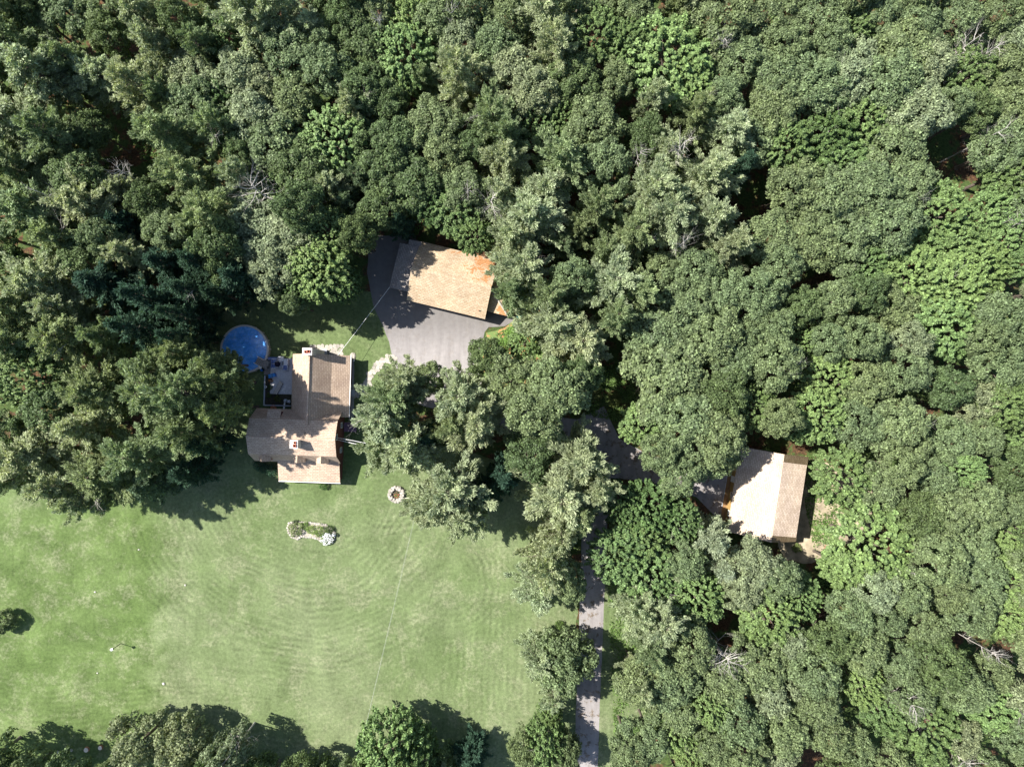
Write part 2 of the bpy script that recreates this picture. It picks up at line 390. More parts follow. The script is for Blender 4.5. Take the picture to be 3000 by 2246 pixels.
def branchy(mb, p, d, L, r, depth, g, mi=0, spread=.65, kids=3, up=.1):
    p = np.array(p, float); d = unit(np.array(d, float)); segs = 3
    for i in range(segs):
        d2 = unit(d + g.normal(size=3) * .16 + np.array([0, 0, up * .3])); q = p + d2 * L / segs
        r2 = r * (1 - .25)
        mb.tube(p, q, r, r2, 5 if r > .05 else 3, mi, cap=False); p, d, r = q, d2, r2
        if depth > 0 and i >= 0:
            for k in range(kids if i == segs - 1 else 1):
                nd = unit(d + g.normal(size=3) * spread); nd[2] = nd[2] * .7 + up
                branchy(mb, p, nd, L * g.uniform(.45, .72), r * .62, depth - 1, g, mi, spread, kids, up)

def broad_trunk(name, g, h=12.0, Rr=4.3, mat=None):
    mb = MB(); x = g.normal() * .2; mb.lathe((0, 0, 0), [(.42, -0.1), (.30, .5), (.26, h * .4), (.17, h * .72)], 8)
    for k in range(7):
        a = k * .9 + g.normal() * .3; z = h * (.38 + .05 * k)
        p = np.array([0, 0, z]); e = np.array([math.cos(a) * Rr * .62, math.sin(a) * Rr * .62, z + h * .22]); mid = p * .5 + e * .5 + np.array([0, 0, .3])
        mb.tube(p, mid, .12, .08, 5, 0, False); mb.tube(mid, e, .08, .03, 5, 0, False)
        branchy(mb, e, e - mid, 1.4, .03, 1, g)
    return mb.mesh(name, mat or BARK)
def pine_trunk(name, g, axes, h):
    mb = MB(); mb.lathe((0, 0, 0), [(.38, -0.1), (.30, .6), (.22, h * .5), (.10, h * .85), (.02, h * 1.0)], 8)
    for a, b in axes: mb.tube(a, a + (b - a) * .85, .05, .012, 4, 0, False)
    for k in range(10):     # bare dead stubs under the living crown
        an = g.uniform(0, 6.28); z = h * g.uniform(.12, .3); mb.tube((0, 0, z), (math.cos(an) * g.uniform(.8, 2), math.sin(an) * g.uniform(.8, 2), z + g.uniform(-.2, .3)), .03, .01, 3, 0, False)
    return mb.mesh(name, BARK)
def dead_mesh(name, g, h=12.0, spread=3.0, fan=16):
    mb = MB(); mb.lathe((0, 0, 0), [(.30, -0.1), (.22, 1), (.15, h * .6), (.07, h)], 7)
    for k in range(fan):
        a = k * 2.4 + g.normal() * .2; z = h * g.uniform(.45, 1.0); Ln = spread * g.uniform(.6, 1.1) * (1.2 - .4 * z / h)
        branchy(mb, (0, 0, z), (math.cos(a), math.sin(a), g.uniform(.1, .6)), Ln, .085, 2, g, 0, .5, 2, .12)
    return mb.mesh(name, DEADBARK)

G = lambda i: np.random.default_rng(1000 + i)
PROT = {'oak': [], 'maple': [], 'pine': [], 'spruce': [], 'shrub': [], 'dead': []}
for i in range(6):
    PROT['oak'].append((broad_crown('oak_crown', G(i), nclump=112 + 6 * i, lob=.18 + .04 * i), broad_trunk('oak_trunk', G(20 + i)), 4.3, 14.0))
for i in range(5):
    PROT['maple'].append((maple_crown('maple_crown', G(40 + i)), broad_trunk('maple_trunk', G(50 + i)), 4.4, 13.2))
for i in range(6):
    c, ax = pine_crown('pine_crown', G(60 + i), 19., 4.6, .30, 17, .62 + .08 * (i % 3), .12 + .05 * (i % 3)); PROT['pine'].append((c, pine_trunk('pine_trunk', G(70 + i), ax, 19.), 4.3, 19.0))
for i in range(3):
    c, ax = pine_crown('spruce_crown', G(80 + i), 17., 3.4, .12, 20, .97, .05, .42, .08, 1.0); PROT['spruce'].append((c, pine_trunk('spruce_trunk', G(90 + i), ax, 17.), 3.5, 17.0))
for i in range(3):
    mb = MB()
    for k in range(7): mb.tube((0, 0, 0), (math.cos(k) * .5, math.sin(k) * .5, 1.1), .035, .012, 4)
    PROT['shrub'].append((broad_crown('shrub_crown', G(110 + i), 1.15, .75, .85, 34, 42, (.28, .42), .17, .2), mb.mesh('shrub_stem', BARK), 1.25, 1.6))
for i in range(4):
    PROT['dead'].append((dead_mesh('dead_branches', G(120 + i), 13., 2.6 + .4 * i), None, 2.8 + .3 * i, 13.0))

TWIGS = []
for i in range(5):
    g = G(140 + i); mb = MB()
    for k in range(1):
        a = g.uniform(0, 6.28); rr = g.uniform(.2, .75) * 4.2
        branchy(mb, (math.cos(a) * rr * .7, math.sin(a) * rr * .7, -1.0), (math.cos(a) * .6, math.sin(a) * .6, .9), g.uniform(2.6, 4.2), .06, 2, g, 0, .55, 2, .15)
    TWIGS.append(mb.mesh('dead_branch', DEADBARK))
TREES = []       # (px, py, kind, tone, object) used for the labels
COLS = {'pine': {'pale': (.300, .350, .240), 'mid': (.210, .268, .155), 'dark': (.115, .165, .100)},
        'spruce': {'pale': (.250, .305, .235), 'mid': (.11, .170, .12), 'dark': (.045, .090, .065)},
        'oak': {'pale': (.190, .232, .145), 'mid': (.138, .184, .096), 'dark': (.090, .132, .060)},
        'maple': {'pale': (.155, .232, .095), 'mid': (.120, .184, .076), 'dark': (.082, .138, .052)}}
NAME = {'pine': 'pine_tree', 'spruce': 'spruce_tree', 'oak': 'oak_tree', 'maple': 'maple_tree', 'shrub': 'shrub', 'dead': 'dead_tree'}
def tree(px, py, r, kind, tone='mid', h=None, sub=None, full=False):
    """px, py, r: where the crown shows in the photo and its radius there; h: tree height in metres"""
    lst = PROT[kind]; i = (len(TREES) * 5 + int(px)) % len(lst) if sub is None else sub; cm, tm, R0, H0 = lst[i]
    if h is None: h = {'pine': 15 + r * .04, 'spruce': 14 + r * .03, 'oak': 12 + r * .035, 'maple': 11 + r * .035}[kind]
    h *= random.uniform(.93, 1.07); zc = h * (.66 if kind in ('pine', 'spruce') else .76)
    loc = W(px, py, zc); s_ = r / K * (1 - zc / H) / R0 * 1.13; o = empty(NAME[kind], (loc.x, loc.y, 0), None, None)
    o.rotation_euler.z = random.uniform(0, 6.28); o.scale = (s_, s_ * random.uniform(.9, 1.1), h / H0)
    cc = COLS[kind][tone]; j = random.uniform(.93, 1.07); hu = random.uniform(-.05, .035)
    t = link('trunk', tm, o, False); c = link('crown', cm, o, False); c.color = (cc[0] * j * (1 + hu), cc[1] * j, cc[2] * j * (1 - hu), 1)
    if len(TREES) % 9 == 2 and r > 55:
        d_ = link('dead_branch', TWIGS[len(TREES) % 4 if len(TREES) % 3 else 4], o, False); d_.location.z = H0 * .80
    if full: c.scale.z, c.location.z = (1.4, -.4 * H0) if kind in ('pine', 'spruce') else (2.4, -1.35 * H0)
    TREES.append([px, py, kind, tone, o, r]); return o

# ------------------------------------------------------------------ ground sheets
def sheet(name, pts, z, mat, jitter=0.0, sub=0):
    P_ = [W(x, y) for x, y in pts]; Q = []
    for a, b_ in zip(P_, P_[1:] + P_[:1]):
        n = max(1, int((b_ - a).length / 1.2)) if jitter else 1
        for k in range(n):
            q = a.lerp(b_, k / n); j = jitter if k else jitter * .3
            Q.append((q.x + random.uniform(-j, j), q.y + random.uniform(-j, j)))
    bm = bmesh.new(); vs = [bm.verts.new((x, y, z)) for x, y in Q]; f = bm.faces.new(vs); bm.normal_update()
    if f.normal.z < 0: f.normal_flip()
    bmesh.ops.triangulate(bm, faces=[f]); me = bpy.data.meshes.new(name); bm.to_mesh(me); bm.free(); me.materials.append(mat)
    return props(link(name, me), kind='structure')
bm = bmesh.new(); bmesh.ops.create_grid(bm, x_segments=8, y_segments=8, size=700); me = bpy.data.meshes.new('ground'); bm.to_mesh(me); bm.free()
me.materials.append(floor_mat()); props(link('ground', me), kind='structure')
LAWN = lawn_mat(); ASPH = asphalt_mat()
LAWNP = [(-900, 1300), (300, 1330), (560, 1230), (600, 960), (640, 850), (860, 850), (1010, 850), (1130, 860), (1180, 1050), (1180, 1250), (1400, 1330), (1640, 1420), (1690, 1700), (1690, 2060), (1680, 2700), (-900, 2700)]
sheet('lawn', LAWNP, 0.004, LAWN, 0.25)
sheet('verge', [(1765, 1700), (1850, 1720), (1860, 1900), (1900, 2060), (1880, 2150), (1830, 2250), (1750, 2260), (1757, 2060)], 0.004, LAWN, 0.25)
sheet('parking_area', [(1085, 690), (1200, 690), (1330, 760), (1500, 900), (1505, 940), (1480, 955), (1432, 958), (1420, 972), (1412, 1010), (1385, 1060), (1420, 1130), (1520, 1190), (1640, 1215),
      (1640, 1300), (1500, 1280), (1330, 1210), (1200, 1180), (1158, 1090), (1148, 1040), (1140, 1000), (1122, 955), (1095, 900), (1075, 800)], 0.010, ASPH, 0.06)
sheet('driveway', [(1600, 1215), (1690, 1228), (1770, 1190), (1815, 1285), (1880, 1320), (1990, 1365), (2090, 1370), (2150, 1350), (2135, 1500), (2105, 1520), (2040, 1455), (1930, 1425), (1860, 1405), (1790, 1400), (1778, 1560), (1768, 1810), (1757, 2060), (1740, 2700), (1670, 2700), (1688, 2060), (1697, 1810), (1705, 1560), (1700, 1420), (1650, 1360), (1610, 1290)], 0.014, ASPH, 0.05)
SAND = plain('sandy_soil', (0.31, 0.265, 0.19), 0.95, 0.45, 0.8, 0.05, 0.4)
sheet('bare_ground', [(2300, 1345), (2400, 1345), (2560, 1420), (2620, 1480), (2560, 1560), (2420, 1620), (2380, 1650), (2300, 1640), (2280, 1600)], 0.006, SAND, 0.35)
LIT = NB('leaf_litter_path'); LIT.base(LIT.ramp(LIT.noise(LIT.pos(), 1.2, 6, .7), [(0.3, (.12, .07, .035)), (.5, (.26, .15, .07)), (.68, (.16, .17, .08))])); LIT.bump(LIT.noise(LIT.pos(), 6, 4), .6, .05)
sheet('side_strip', [(2136, 1350), (2160, 1345), (2150, 1560), (2105, 1560)], 0.018, LIT.m, 0.03)
CLOV = NB('needle_strewn_ground'); CLOV.base(CLOV.mix(CLOV.smooth(CLOV.noise(CLOV.pos(), .7, 6, .7, .5), .50, .57), (.13, .19, .06, 1), CLOV.ramp(CLOV.noise(CLOV.pos(), 6, 4), [(.3, (.28, .12, .05)), (.7, (.52, .27, .13))]))); CLOV.bump(CLOV.noise(CLOV.pos(), 3, 5), .6, .1)
sheet('scrub_ground', [(1510, 880), (1600, 850), (1640, 980), (1560, 1120), (1440, 1130), (1395, 1060), (1415, 1010), (1425, 975), (1480, 960), (1508, 935)], 0.012, CLOV.m, 0.2)

exec_after = []
# ------------------------------------------------------------------ frames for the buildings
class Fr:
    def __init__(s, ox, oy, ang): s.o = Vector((ox, oy, 0)); s.m = Matrix.Rotation(ang, 3, 'Z'); s.a = ang
    def __call__(s, x, y, z=0.0): q = s.m @ Vector((x, y, 0)); return Vector((s.o.x + q.x, s.o.y + q.y, z))
def fbox(mb, F, x0, x1, y0, y1, z0, z1, mi=0):
    c = F((x0 + x1) / 2, (y0 + y1) / 2); mb.box((c.x, c.y, (z0 + z1) / 2), (x1 - x0, y1 - y0, z1 - z0), F.a, mi); return mb
def fslab(mb, F, pts, t=.14, mi=0): mb.slab([F(*p) for p in pts], t, mi); return mb
def prism(mb, F, prof, a0, a1, axis='x', mi=0):
    """closed solid: profile (across, z) run from a0 to a1 along the axis"""
    f = (lambda u, v, z: F(u, v, z)) if axis == 'x' else (lambda u, v, z: F(v, u, z))
    A = [f(a0, v, z) for v, z in prof]; B = [f(a1, v, z) for v, z in prof]
    mb.face(A, mi); mb.face(B[::-1], mi)
    for i in range(len(prof)): j = (i + 1) % len(prof); mb.face([A[j], A[i], B[i], B[j]], mi)
    return mb
def window(F, x, y, z, w_, h_, facing, parent):
    """facing: 'n','s','e','w' in the local frame"""
    d = {'n': (0, 1), 's': (0, -1), 'e': (1, 0), 'w': (-1, 0)}[facing]; t = .05; m = MB(); p = MB(); hx = w_ / 2
    def bx(mb, u0, u1, z0, z1, k0, k1):
        if d[0] == 0: fbox(mb, F, x + u0, x + u1, min(y + d[1] * k0, y + d[1] * k1), max(y + d[1] * k0, y + d[1] * k1), z0, z1)
        else: fbox(mb, F, min(x + d[0] * k0, x + d[0] * k1), max(x + d[0] * k0, x + d[0] * k1), y + u0, y + u1, z0, z1)
    f_ = .08
    bx(m, -hx, hx, z, z + f_, 0, t); bx(m, -hx, hx, z + h_ - f_, z + h_, 0, t); bx(m, -hx, -hx + f_, z + f_, z + h_ - f_, 0, t); bx(m, hx - f_, hx, z + f_, z + h_ - f_, 0, t)
    bx(m, -hx + f_, hx - f_, z + h_ / 2 - .025, z + h_ / 2 + .025, .003, t - .005)
    bx(p, -hx + f_, hx - f_, z + f_, z + h_ - f_, .002, .02)
    o = m.build('window', WHITE, parent); q = p.build('pane', GLASS, o); return o
def chimney(F, x, y, sx, sy, z0, z1, flues, parent):
    m = MB(); fbox(m, F, x - sx / 2, x + sx / 2, y - sy / 2, y + sy / 2, z0, z1 - .12)
    fbox(m, F, x - sx / 2 - .06, x + sx / 2 + .06, y - sy / 2 - .06, y + sy / 2 + .06, z1 - .12, z1)
    o = m.build('chimney', CHIM, parent)
    for fx, fy, fs in flues:
        k = MB(); F2 = F
        for a, b_, c, d in ((-1, -.72, -1, 1), (.72, 1, -1, 1), (-.72, .72, -1, -.72), (-.72, .72, .72, 1)):
            fbox(k, F, x + fx + a * fs / 2, x + fx + b_ * fs / 2, y + fy + c * fs / 2, y + fy + d * fs / 2, z1, z1 + .22)
        fbox(k, F, x + fx - .72 * fs / 2, x + fx + .72 * fs / 2, y + fy - .72 * fs / 2, y + fy + .72 * fs / 2, z1, z1 + .02, 1)
        k.build('flue', [FLUE, DARKH], o)
    return o
bb = NB('whitewashed_brick'); br = bb.n('ShaderNodeTexBrick'); bb.put(br.inputs['Vector'], bb.uv()); br.inputs['Scale'].default_value = 4
br.inputs['Color1'].default_value = (.62, .58, .54, 1); br.inputs['Color2'].default_value = (.72, .69, .66, 1); br.inputs['Mortar'].default_value = (.40, .37, .34, 1)
bb.base(bb.mix(1.0, br.outputs[0], bb.ramp(bb.noise(bb.pos(), 3, 5), [(.3, .8), (.7, 1.1)]), 'MULTIPLY')); CHIM = bb.m

# ------------------------------------------------------------------ main house
hc = W(870, 1240); house = empty('farm_house', (hc.x, hc.y, 0), 'red gambrel-roofed house with tan shingles, dormers and two white chimneys beside the pool', 'house')
FA = Fr(-32.45, -8.0, R(-2.0))
m = MB(); prism(m, FA, [(-3.7, 0), (3.7, 0), (3.7, 2.85), (2.5, 5.75), (0, 6.95), (-2.5, 5.75), (-3.7, 2.85)], -6.2, 6.2); m.build('wall', REDSIDE, house, True)
m = MB()
X0, X1 = -6.55, 6.52
fslab(m, FA, [(X0, 0, 7.2), (X1, 0, 7.2), (X1, -2.62, 6.0), (X0, -2.62, 6.0)]); fslab(m, FA, [(X1, 0, 7.2), (X0, 0, 7.2), (X0, 2.62, 6.0), (X1, 2.62, 6.0)])
fslab(m, FA, [(X0, -2.62, 5.98), (X1, -2.62, 5.98), (X1, -4.0, 2.95), (X0, -4.0, 2.95)]); fslab(m, FA, [(X1, 2.62, 5.98), (X0, 2.62, 5.98), (X0, 4.05, 2.95), (X1, 4.05, 2.95)])
roof = m.build('roof', ROOF, house)
MB().slab([FA(X0, -.12, 7.23), FA(X1, -.12, 7.23), FA(X1, .12, 7.23), FA(X0, .12, 7.23)], .05).build('ridge_cap', ROOF, roof)
# porch on the south side
m = MB(); fslab(m, FA, [(-2.95, -3.75, 3.5), (6.4, -3.75, 3.5), (6.42, -7.0, 2.5), (-2.98, -7.0, 2.5)], .12); po = m.build('porch_roof', ROOF, house)
MB().slab([FA(-3.0, -7.0, 2.47), FA(6.45, -7.0, 2.47), FA(6.45, -7.08, 2.47), FA(-3.0, -7.08, 2.47)], .16).build('gutter', WHITE, po)
m = MB(); fbox(m, FA, -2.7, 6.15, -6.7, -3.7, 0, 2.42); m.build('porch_wall', REDSIDE, house)
# dormers
def dormer(cx, w_, side=-1):
    m = MB(); yf = side * 3.75; yb = side * 1.9
    prof = [(cx - w_ / 2 + .12, 3.6), (cx + w_ / 2 - .12, 3.6), (cx + w_ / 2 - .12, 4.95), (cx, 5.8), (cx - w_ / 2 + .12, 4.95)]
    prism(m, FA, prof, yf + .12 * -side * -1 * -1, yb, 'y'); d = m.build('dormer', REDSIDE, house, True)
    r_ = MB(); zr, ze = 6.0, 4.98
    fslab(r_, FA, [(cx, yf, zr), (cx, yb, zr), (cx - w_ / 2, yb, ze), (cx - w_ / 2, yf, ze)], .08); fslab(r_, FA, [(cx, yb, zr), (cx, yf, zr), (cx + w_ / 2, yf, ze), (cx + w_ / 2, yb, ze)], .08)
    r_.build('roof', ROOF, d); return d
for cx in (-4.35, .75, 4.25):
    d = dormer(cx, 1.85)
m = MB(); prism(m, FA, [(1.9, 4.0), (3.7, 4.0), (3.7, 5.0), (1.9, 6.0)], -4.0, -2.2, 'x'); d = m.build('dormer', REDSIDE, house, True)
m = MB(); fslab(m, FA, [(-4.1, 1.6, 6.3), (-2.1, 1.6, 6.3), (-2.1, 4.0, 5.2), (-4.1, 4.0, 5.2)], .1); m.build('roof', ROOF, d)
for y, z in ((-2.0, 1.2), (1.8, 1.2), (0.2, 4.4)): window(FA, 6.2, y, z, .9, 1.2, 'e', house)
for y in (-1.8, 1.6): window(FA, -6.2, y, 1.1, .9, 1.2, 'w', house)
for x in (0, 2.5, 5): window(FA, x, -6.7, .9, 1.3, 1.2, 's', house)
# north wing
FB = Fr(-30.1, -0.9, R(-1.7))
m = MB(); prism(m, FB, [(-3.05, 0), (5.0, 0), (5.0, 2.6), (2.75, 3.75), (0, 6.2), (-3.05, 2.95)], -3.0, 5.0, 'y'); m.build('wall', REDSIDE, house, True)
Y0, Y1 = -5.4, 5.3; m = MB()
fslab(m, FB, [(0, Y1, 6.42), (0, Y0, 6.42), (-3.4, Y0, 3.0), (-3.4, Y1, 3.0)]); fslab(m, FB, [(0, Y0, 6.42), (0, Y1, 6.42), (2.8, Y1, 4.0), (2.8, Y0, 4.0)])
fslab(m, FB, [(2.8, -4.1, 3.99), (2.8, Y1, 3.99), (5.35, Y1, 2.72), (5.35, -4.1, 2.72)])
wr = m.build('roof', ROOF, house)
MB().slab([FB(-.13, Y0, 6.45), FB(.13, Y0, 6.45), FB(.13, Y1, 6.45), FB(-.13, Y1, 6.45)], .05).build('ridge_cap', ROOF, wr)
MB().slab([FB(5.35, -4.1, 2.72), FB(5.43, -4.1, 2.72), FB(5.43, Y1, 2.72), FB(5.35, Y1, 2.72)], .14).build('gutter', WHITE, wr)
for y in (-2.0, 1.2, 3.6): window(FB, 5.0, y, 1.0, 1.0, 1.1, 'e', house)
for y in (-1.0, 2.6): window(FB, -3.05, y, 1.0, 1.2, 1.2, 'w', house)
m = MB(); fbox(m, FB, 5.0, 5.06, -.2, .75, .35, 2.4); dr = m.build('door', WHITE, house); m = MB(); fbox(m, FB, 5.06, 5.1, .55, .62, 1.3, 1.42); m.build('handle', BLACK, dr)
window(FB, 1.6, 5.0, 1.1, 1.0, 1.2, 'n', house)
chimney(FB, .15, 5.55, 1.3, .95, 0, 8.0, [(-.18, -.05, .38), (.25, .02, .42)], house)
chimney(FA, .95, -.75, 1.05, 1.1, 6.2, 8.7, [(.15, -.2, .42), (.18, .25, .34)], house)
m = MB(); m.tube(FA(2.0, .75, 6.7), FA(2.0, .75, 7.3), .09); m.build('vent_pipe', BLACK, house)
m = MB(); m.tube(FA(-.1, -2.6, 6.1), FA(-.1, -2.6, 6.3), .05); 
b1 = NB('maroon_boards'); b1.base(b1.ramp(b1.noise(b1.pos(), 3, 4), [(.3, (.10, .06, .11)), (.7, (.15, .09, .15))]))
bk = empty('cellar_door', FA(7.4, 1.3), 'maroon sloping cellar hatch against the east wall of the house', 'cellar door')
m = MB(); m.slab([FA(6.35, .75, .95), FA(6.35, 1.45, .95), FA(8.2, 1.45, .5), FA(8.2, .75, .5)], .06); m.build('door_leaf', b1.m, bk)
m = MB(); m.slab([FA(6.35, 1.48, .95), FA(6.35, 2.18, .95), FA(8.2, 2.18, .5), FA(8.2, 1.48, .5)], .06); m.build('door_leaf', b1.m, bk)
m = MB(); prism(m, FA, [(.72, 0), (2.2, 0), (2.2, .40), (.72, .40)], 6.25, 8.15); m.build('frame', WOOD, bk)

# ------------------------------------------------------------------ garage
FG = Fr(-8.96, 15.7, math.atan2(-.237, .971)); g0 = FG(0, 0)
gar = empty('garage', g0, 'large tan-roofed garage with pine needles on its roof behind the paved yard', 'garage')
m = MB(); prism(m, FG, [(-4.3, 0), (4.3, 0), (4.3, 2.8), (0, 5.7), (-4.3, 2.8)], -5.75, 5.75); m.build('wall', GREYSIDE, gar, True)
m = MB(); fslab(m, FG, [(-6.15, 0, 5.95), (6.1, 0, 5.95), (6.1, -4.6, 2.9), (-6.15, -4.6, 2.9)]); fslab(m, FG, [(6.1, 0, 5.95), (-6.15, 0, 5.95), (-6.15, 4.6, 2.9), (6.1, 4.6, 2.9)])
gr = m.build('roof', ROOFG, gar)
m = MB()
for sy in (-1, 1): m.slab([FG(-6.1, 0, 6.0), FG(6.05, 0, 6.0), FG(6.05, sy * .22, 5.86), FG(-6.1, sy * .22, 5.86)], .03)
m.build('ridge_cap', ROOFG, gr)
m = MB(); fbox(m, FG, -8.9, -5.75, -3.0, 3.3, 0, 2.5); fbox(m, FG, -7.6, -5.75, 3.3, 4.1, 0, 2.5); m.build('side_room', GREYSIDE, gar)
m = MB(); fslab(m, FG, [(-5.95, -3.35, 3.5), (-5.95, 3.65, 3.5), (-9.3, 3.65, 2.6), (-9.3, -3.35, 2.6)], .12)
fslab(m, FG, [(-5.95, 3.7, 3.42), (-5.95, 4.45, 3.42), (-7.95, 4.45, 2.88), (-7.95, 3.7, 2.88)], .12); m.build('side_roof', ROOFL, gar)
m = MB(); fbox(m, FG, 5.75, 9.05, -2.95, 2.95, 0, 2.35); m.build('lean_to_wall', GREYSIDE, gar)
m = MB(); A = (5.95, 0, 3.9)
fslab(m, FG, [A, (9.4, 3.3, 2.5), (9.4, -3.3, 2.5)], .1); fslab(m, FG, [A, (9.4, -3.3, 2.5), (5.95, -3.3, 2.5)], .1); fslab(m, FG, [A, (5.95, 3.3, 2.5), (9.4, 3.3, 2.5)], .1)
lr = m.build('lean_to_roof', ROOFG, gar)
m = MB()
for sy in (-1, 1): m.tube(FG(5.95, 0, 3.9), FG(9.35, sy * 3.25, 2.52), .13, .13, 6)
m.build('hip_cap', STONE, lr)
for x in (-3.8, 0, 3.8):
    m = MB(); fbox(m, FG, x - 1.35, x + 1.35, -4.36, -4.3, 0.02, 2.25); d = m.build('garage_door', WHITE, gar)
    m = MB(); fbox(m, FG, x - .15, x + .15, -4.39, -4.36, .4, .46); m.build('handle', BLACK, d)
m = MB(); m.tube(FG(4.9, -3.6, 3.4), FG(4.9, -3.6, 4.0), .07); m.build('vent_pipe', FLUE, gar)
m = MB(); m.tube(FG(5.3, 2.8, 3.9), FG(5.3, 2.8, 4.7), .14); m.tube(FG(5.3, 2.8, 4.7), FG(5.3, 2.8, 4.85), .24); m.build('vent_pipe', TRIM, gar)

# ------------------------------------------------------------------ right-hand cottage
FC = Fr(38.95, -16.8, math.atan2(-.148, .989)); cot = empty('cottage', FC(0, 0), 'cottage with bright cream shingles and a shed dormer at the end of the drive', 'cottage')
m = MB(); prism(m, FC, [(-4.95, 0), (5.0, 0), (5.0, 2.9), (0, 6.95), (-4.95, 2.9)], -6.25, 6.2, 'y'); m.build('wall', TANSIDE, cot, True)
m = MB(); fslab(m, FC, [(0, -6.55, 7.2), (0, 6.5, 7.2), (-5.3, 6.5, 3.0), (-5.3, -6.55, 3.0)]); m.build('roof', ROOFC, cot)
m = MB(); fslab(m, FC, [(0.02, 6.5, 7.15), (0.02, -6.55, 7.15), (5.3, -6.55, 3.0), (5.3, 6.5, 3.0)]); m.build('rear_roof', ROOFB, cot)
m = MB(); prism(m, FC, [(0.3, 6.3), (3.7, 3.6), (3.7, 5.5), (0.3, 6.9)], -5.25, 5.1, 'y'); dd = m.build('dormer', TANSIDE, cot, True)
m = MB(); fslab(m, FC, [(0.02, 5.35, 7.24), (0.02, -5.5, 7.24), (4.1, -5.5, 5.7), (4.1, 5.35, 5.7)], .14); m.build('roof', ROOFC, dd)
for y in (-3.6, 0, 3.4): window(FC, 3.7, y, 4.35, 1.1, .9, 'e', cot)
for y in (-4, -1.2, 3.8): window(FC, -4.95, y, 1.0, 1.0, 1.2, 'w', cot)
m = MB(); fbox(m, FC, -5.01, -4.95, .8, 1.75, .1, 2.15); d = m.build('door', WHITE, cot); m = MB(); fbox(m, FC, -5.05, -5.01, .9, .97, 1.05, 1.2); m.build('handle', BLACK, d)

# ------------------------------------------------------------------ pool
PC = W(716, 1022, 1.3); pool = empty('swimming_pool', (PC.x, PC.y, 0), 'round above-ground pool with blue water and a pale rim beside the patio', 'pool')
b = NB('pool_water'); n = b.noise(b.pos(), .55, 5, .6, 1.2); n2 = b.noise(b.pos(), 2.2, 4, .6, 1.0)
cw = b.ramp(n, [(.35, (.05, .28, .78)), (.55, (.13, .40, .88)), (.72, (.28, .55, .92))])  # pale blues paint the sky's reflection into the water colour
b.base(b.mix(1.0, cw, b.ramp(n2, [(.3, .8), (.7, 1.25)]), 'MULTIPLY')).rough(.06, .5); b.bump(b.noise(b.pos(), 3.5, 4, .6), .22, .05); WATER = b.m
m = MB(); m.lathe((PC.x, PC.y, 0), [(3.62, 0), (3.62, 1.28)], 72); m.lathe((PC.x, PC.y, 0), [(3.5, 1.28), (3.5, .6)], 72); m.build('wall', plain('pool_wall', (.36, .33, .29), .6, .15, 3), pool, True)
m = MB(); m.lathe((PC.x, PC.y, 0), [(3.46, 1.27), (3.46, 1.33), (3.74, 1.33), (3.74, 1.27), (3.46, 1.27)], 72); m.build('rim', plain('pool_rim', (.55, .52, .48), .5, .08), pool, True)
for k in range(16):
    a = 2 * math.pi * k / 16; m = MB(); m.box((PC.x + 3.68 * math.cos(a), PC.y + 3.68 * math.sin(a), .635), (.1, .16, 1.27), a); m.build('upright', plain('pool_rim', (0, 0, 0)), pool)
m = MB(); m.lathe((PC.x, PC.y, 0), [(0, 1.14), (1.2, 1.14), (2.4, 1.14), (3.5, 1.14)], 72); m.build('water', WATER, pool, True)
# wooden pool steps with rails
st = empty('pool_steps', W(776, 1064), 'grey pool ladder platform with two pale handrails at the pool rim', 'pool ladder')
q = W(777, 1063); aa = R(-28)
m = MB()
for i in range(7): c = Matrix.Rotation(aa, 3, 'Z') @ Vector((-.85 + i * .28, 0, 0)); m.box((q.x + c.x, q.y + c.y, 1.36 - .0 * i), (.25, 1.25, .04), aa)
m.build('platform', WOOD, st)
for i in range(4): c = Matrix.Rotation(aa, 3, 'Z') @ Vector((-.1 + (i % 2) * 1.1, -.55 + (i // 2) * 1.1, 0)); m = MB(); m.box((q.x + c.x, q.y + c.y, .66), (.09, .09, 1.34), aa); m.build('post', WOOD, st)
for s_ in (-.55, .55):
    m = MB(); c0 = Matrix.Rotation(aa, 3, 'Z') @ Vector((-1.0, s_, 0)); c1 = Matrix.Rotation(aa, 3, 'Z') @ Vector((.25, s_ * 1.05, 0))
    a_, b_ = Vector((q.x + c0.x, q.y + c0.y, 2.0)), Vector((q.x + c1.x, q.y + c1.y, 2.0)); m.tube(a_, b_, .035); m.tube(a_ - Vector((0, 0, .7)), a_, .03); m.tube(b_ - Vector((0, 0, .62)), b_, .03)
    m.build('handrail', WHITE, st)
# skimmer
sk = W(763, 1077, 1.3); m = MB(); m.lathe((sk.x, sk.y, 1.34), [(0, 0), (.0, .06), (.2, .06), (.2, 0)], 16); e = m.build('skimmer_lid', WHITE, None); e.name = 'skimmer'; props(e, 'round white skimmer lid on the south-east rim of the pool', 'skimmer')
pb = W(766, 1084, .4); e = empty('pool_pump', (pb.x, pb.y, 0), 'small blue pump standing on the grass below the pool wall', 'pump'); BLUE = plain('blue_plastic', (.03, .16, .52), .35, .08)
m = MB(); m.lathe((pb.x, pb.y, 0), [(0, .7), (.12, .68), (.2, .55), (.2, 0)], 14); m.build('tank', BLUE, e); m = MB(); m.box((pb.x + .3, pb.y, .15), (.35, .22, .3)); m.build('motor', BLACK, e)

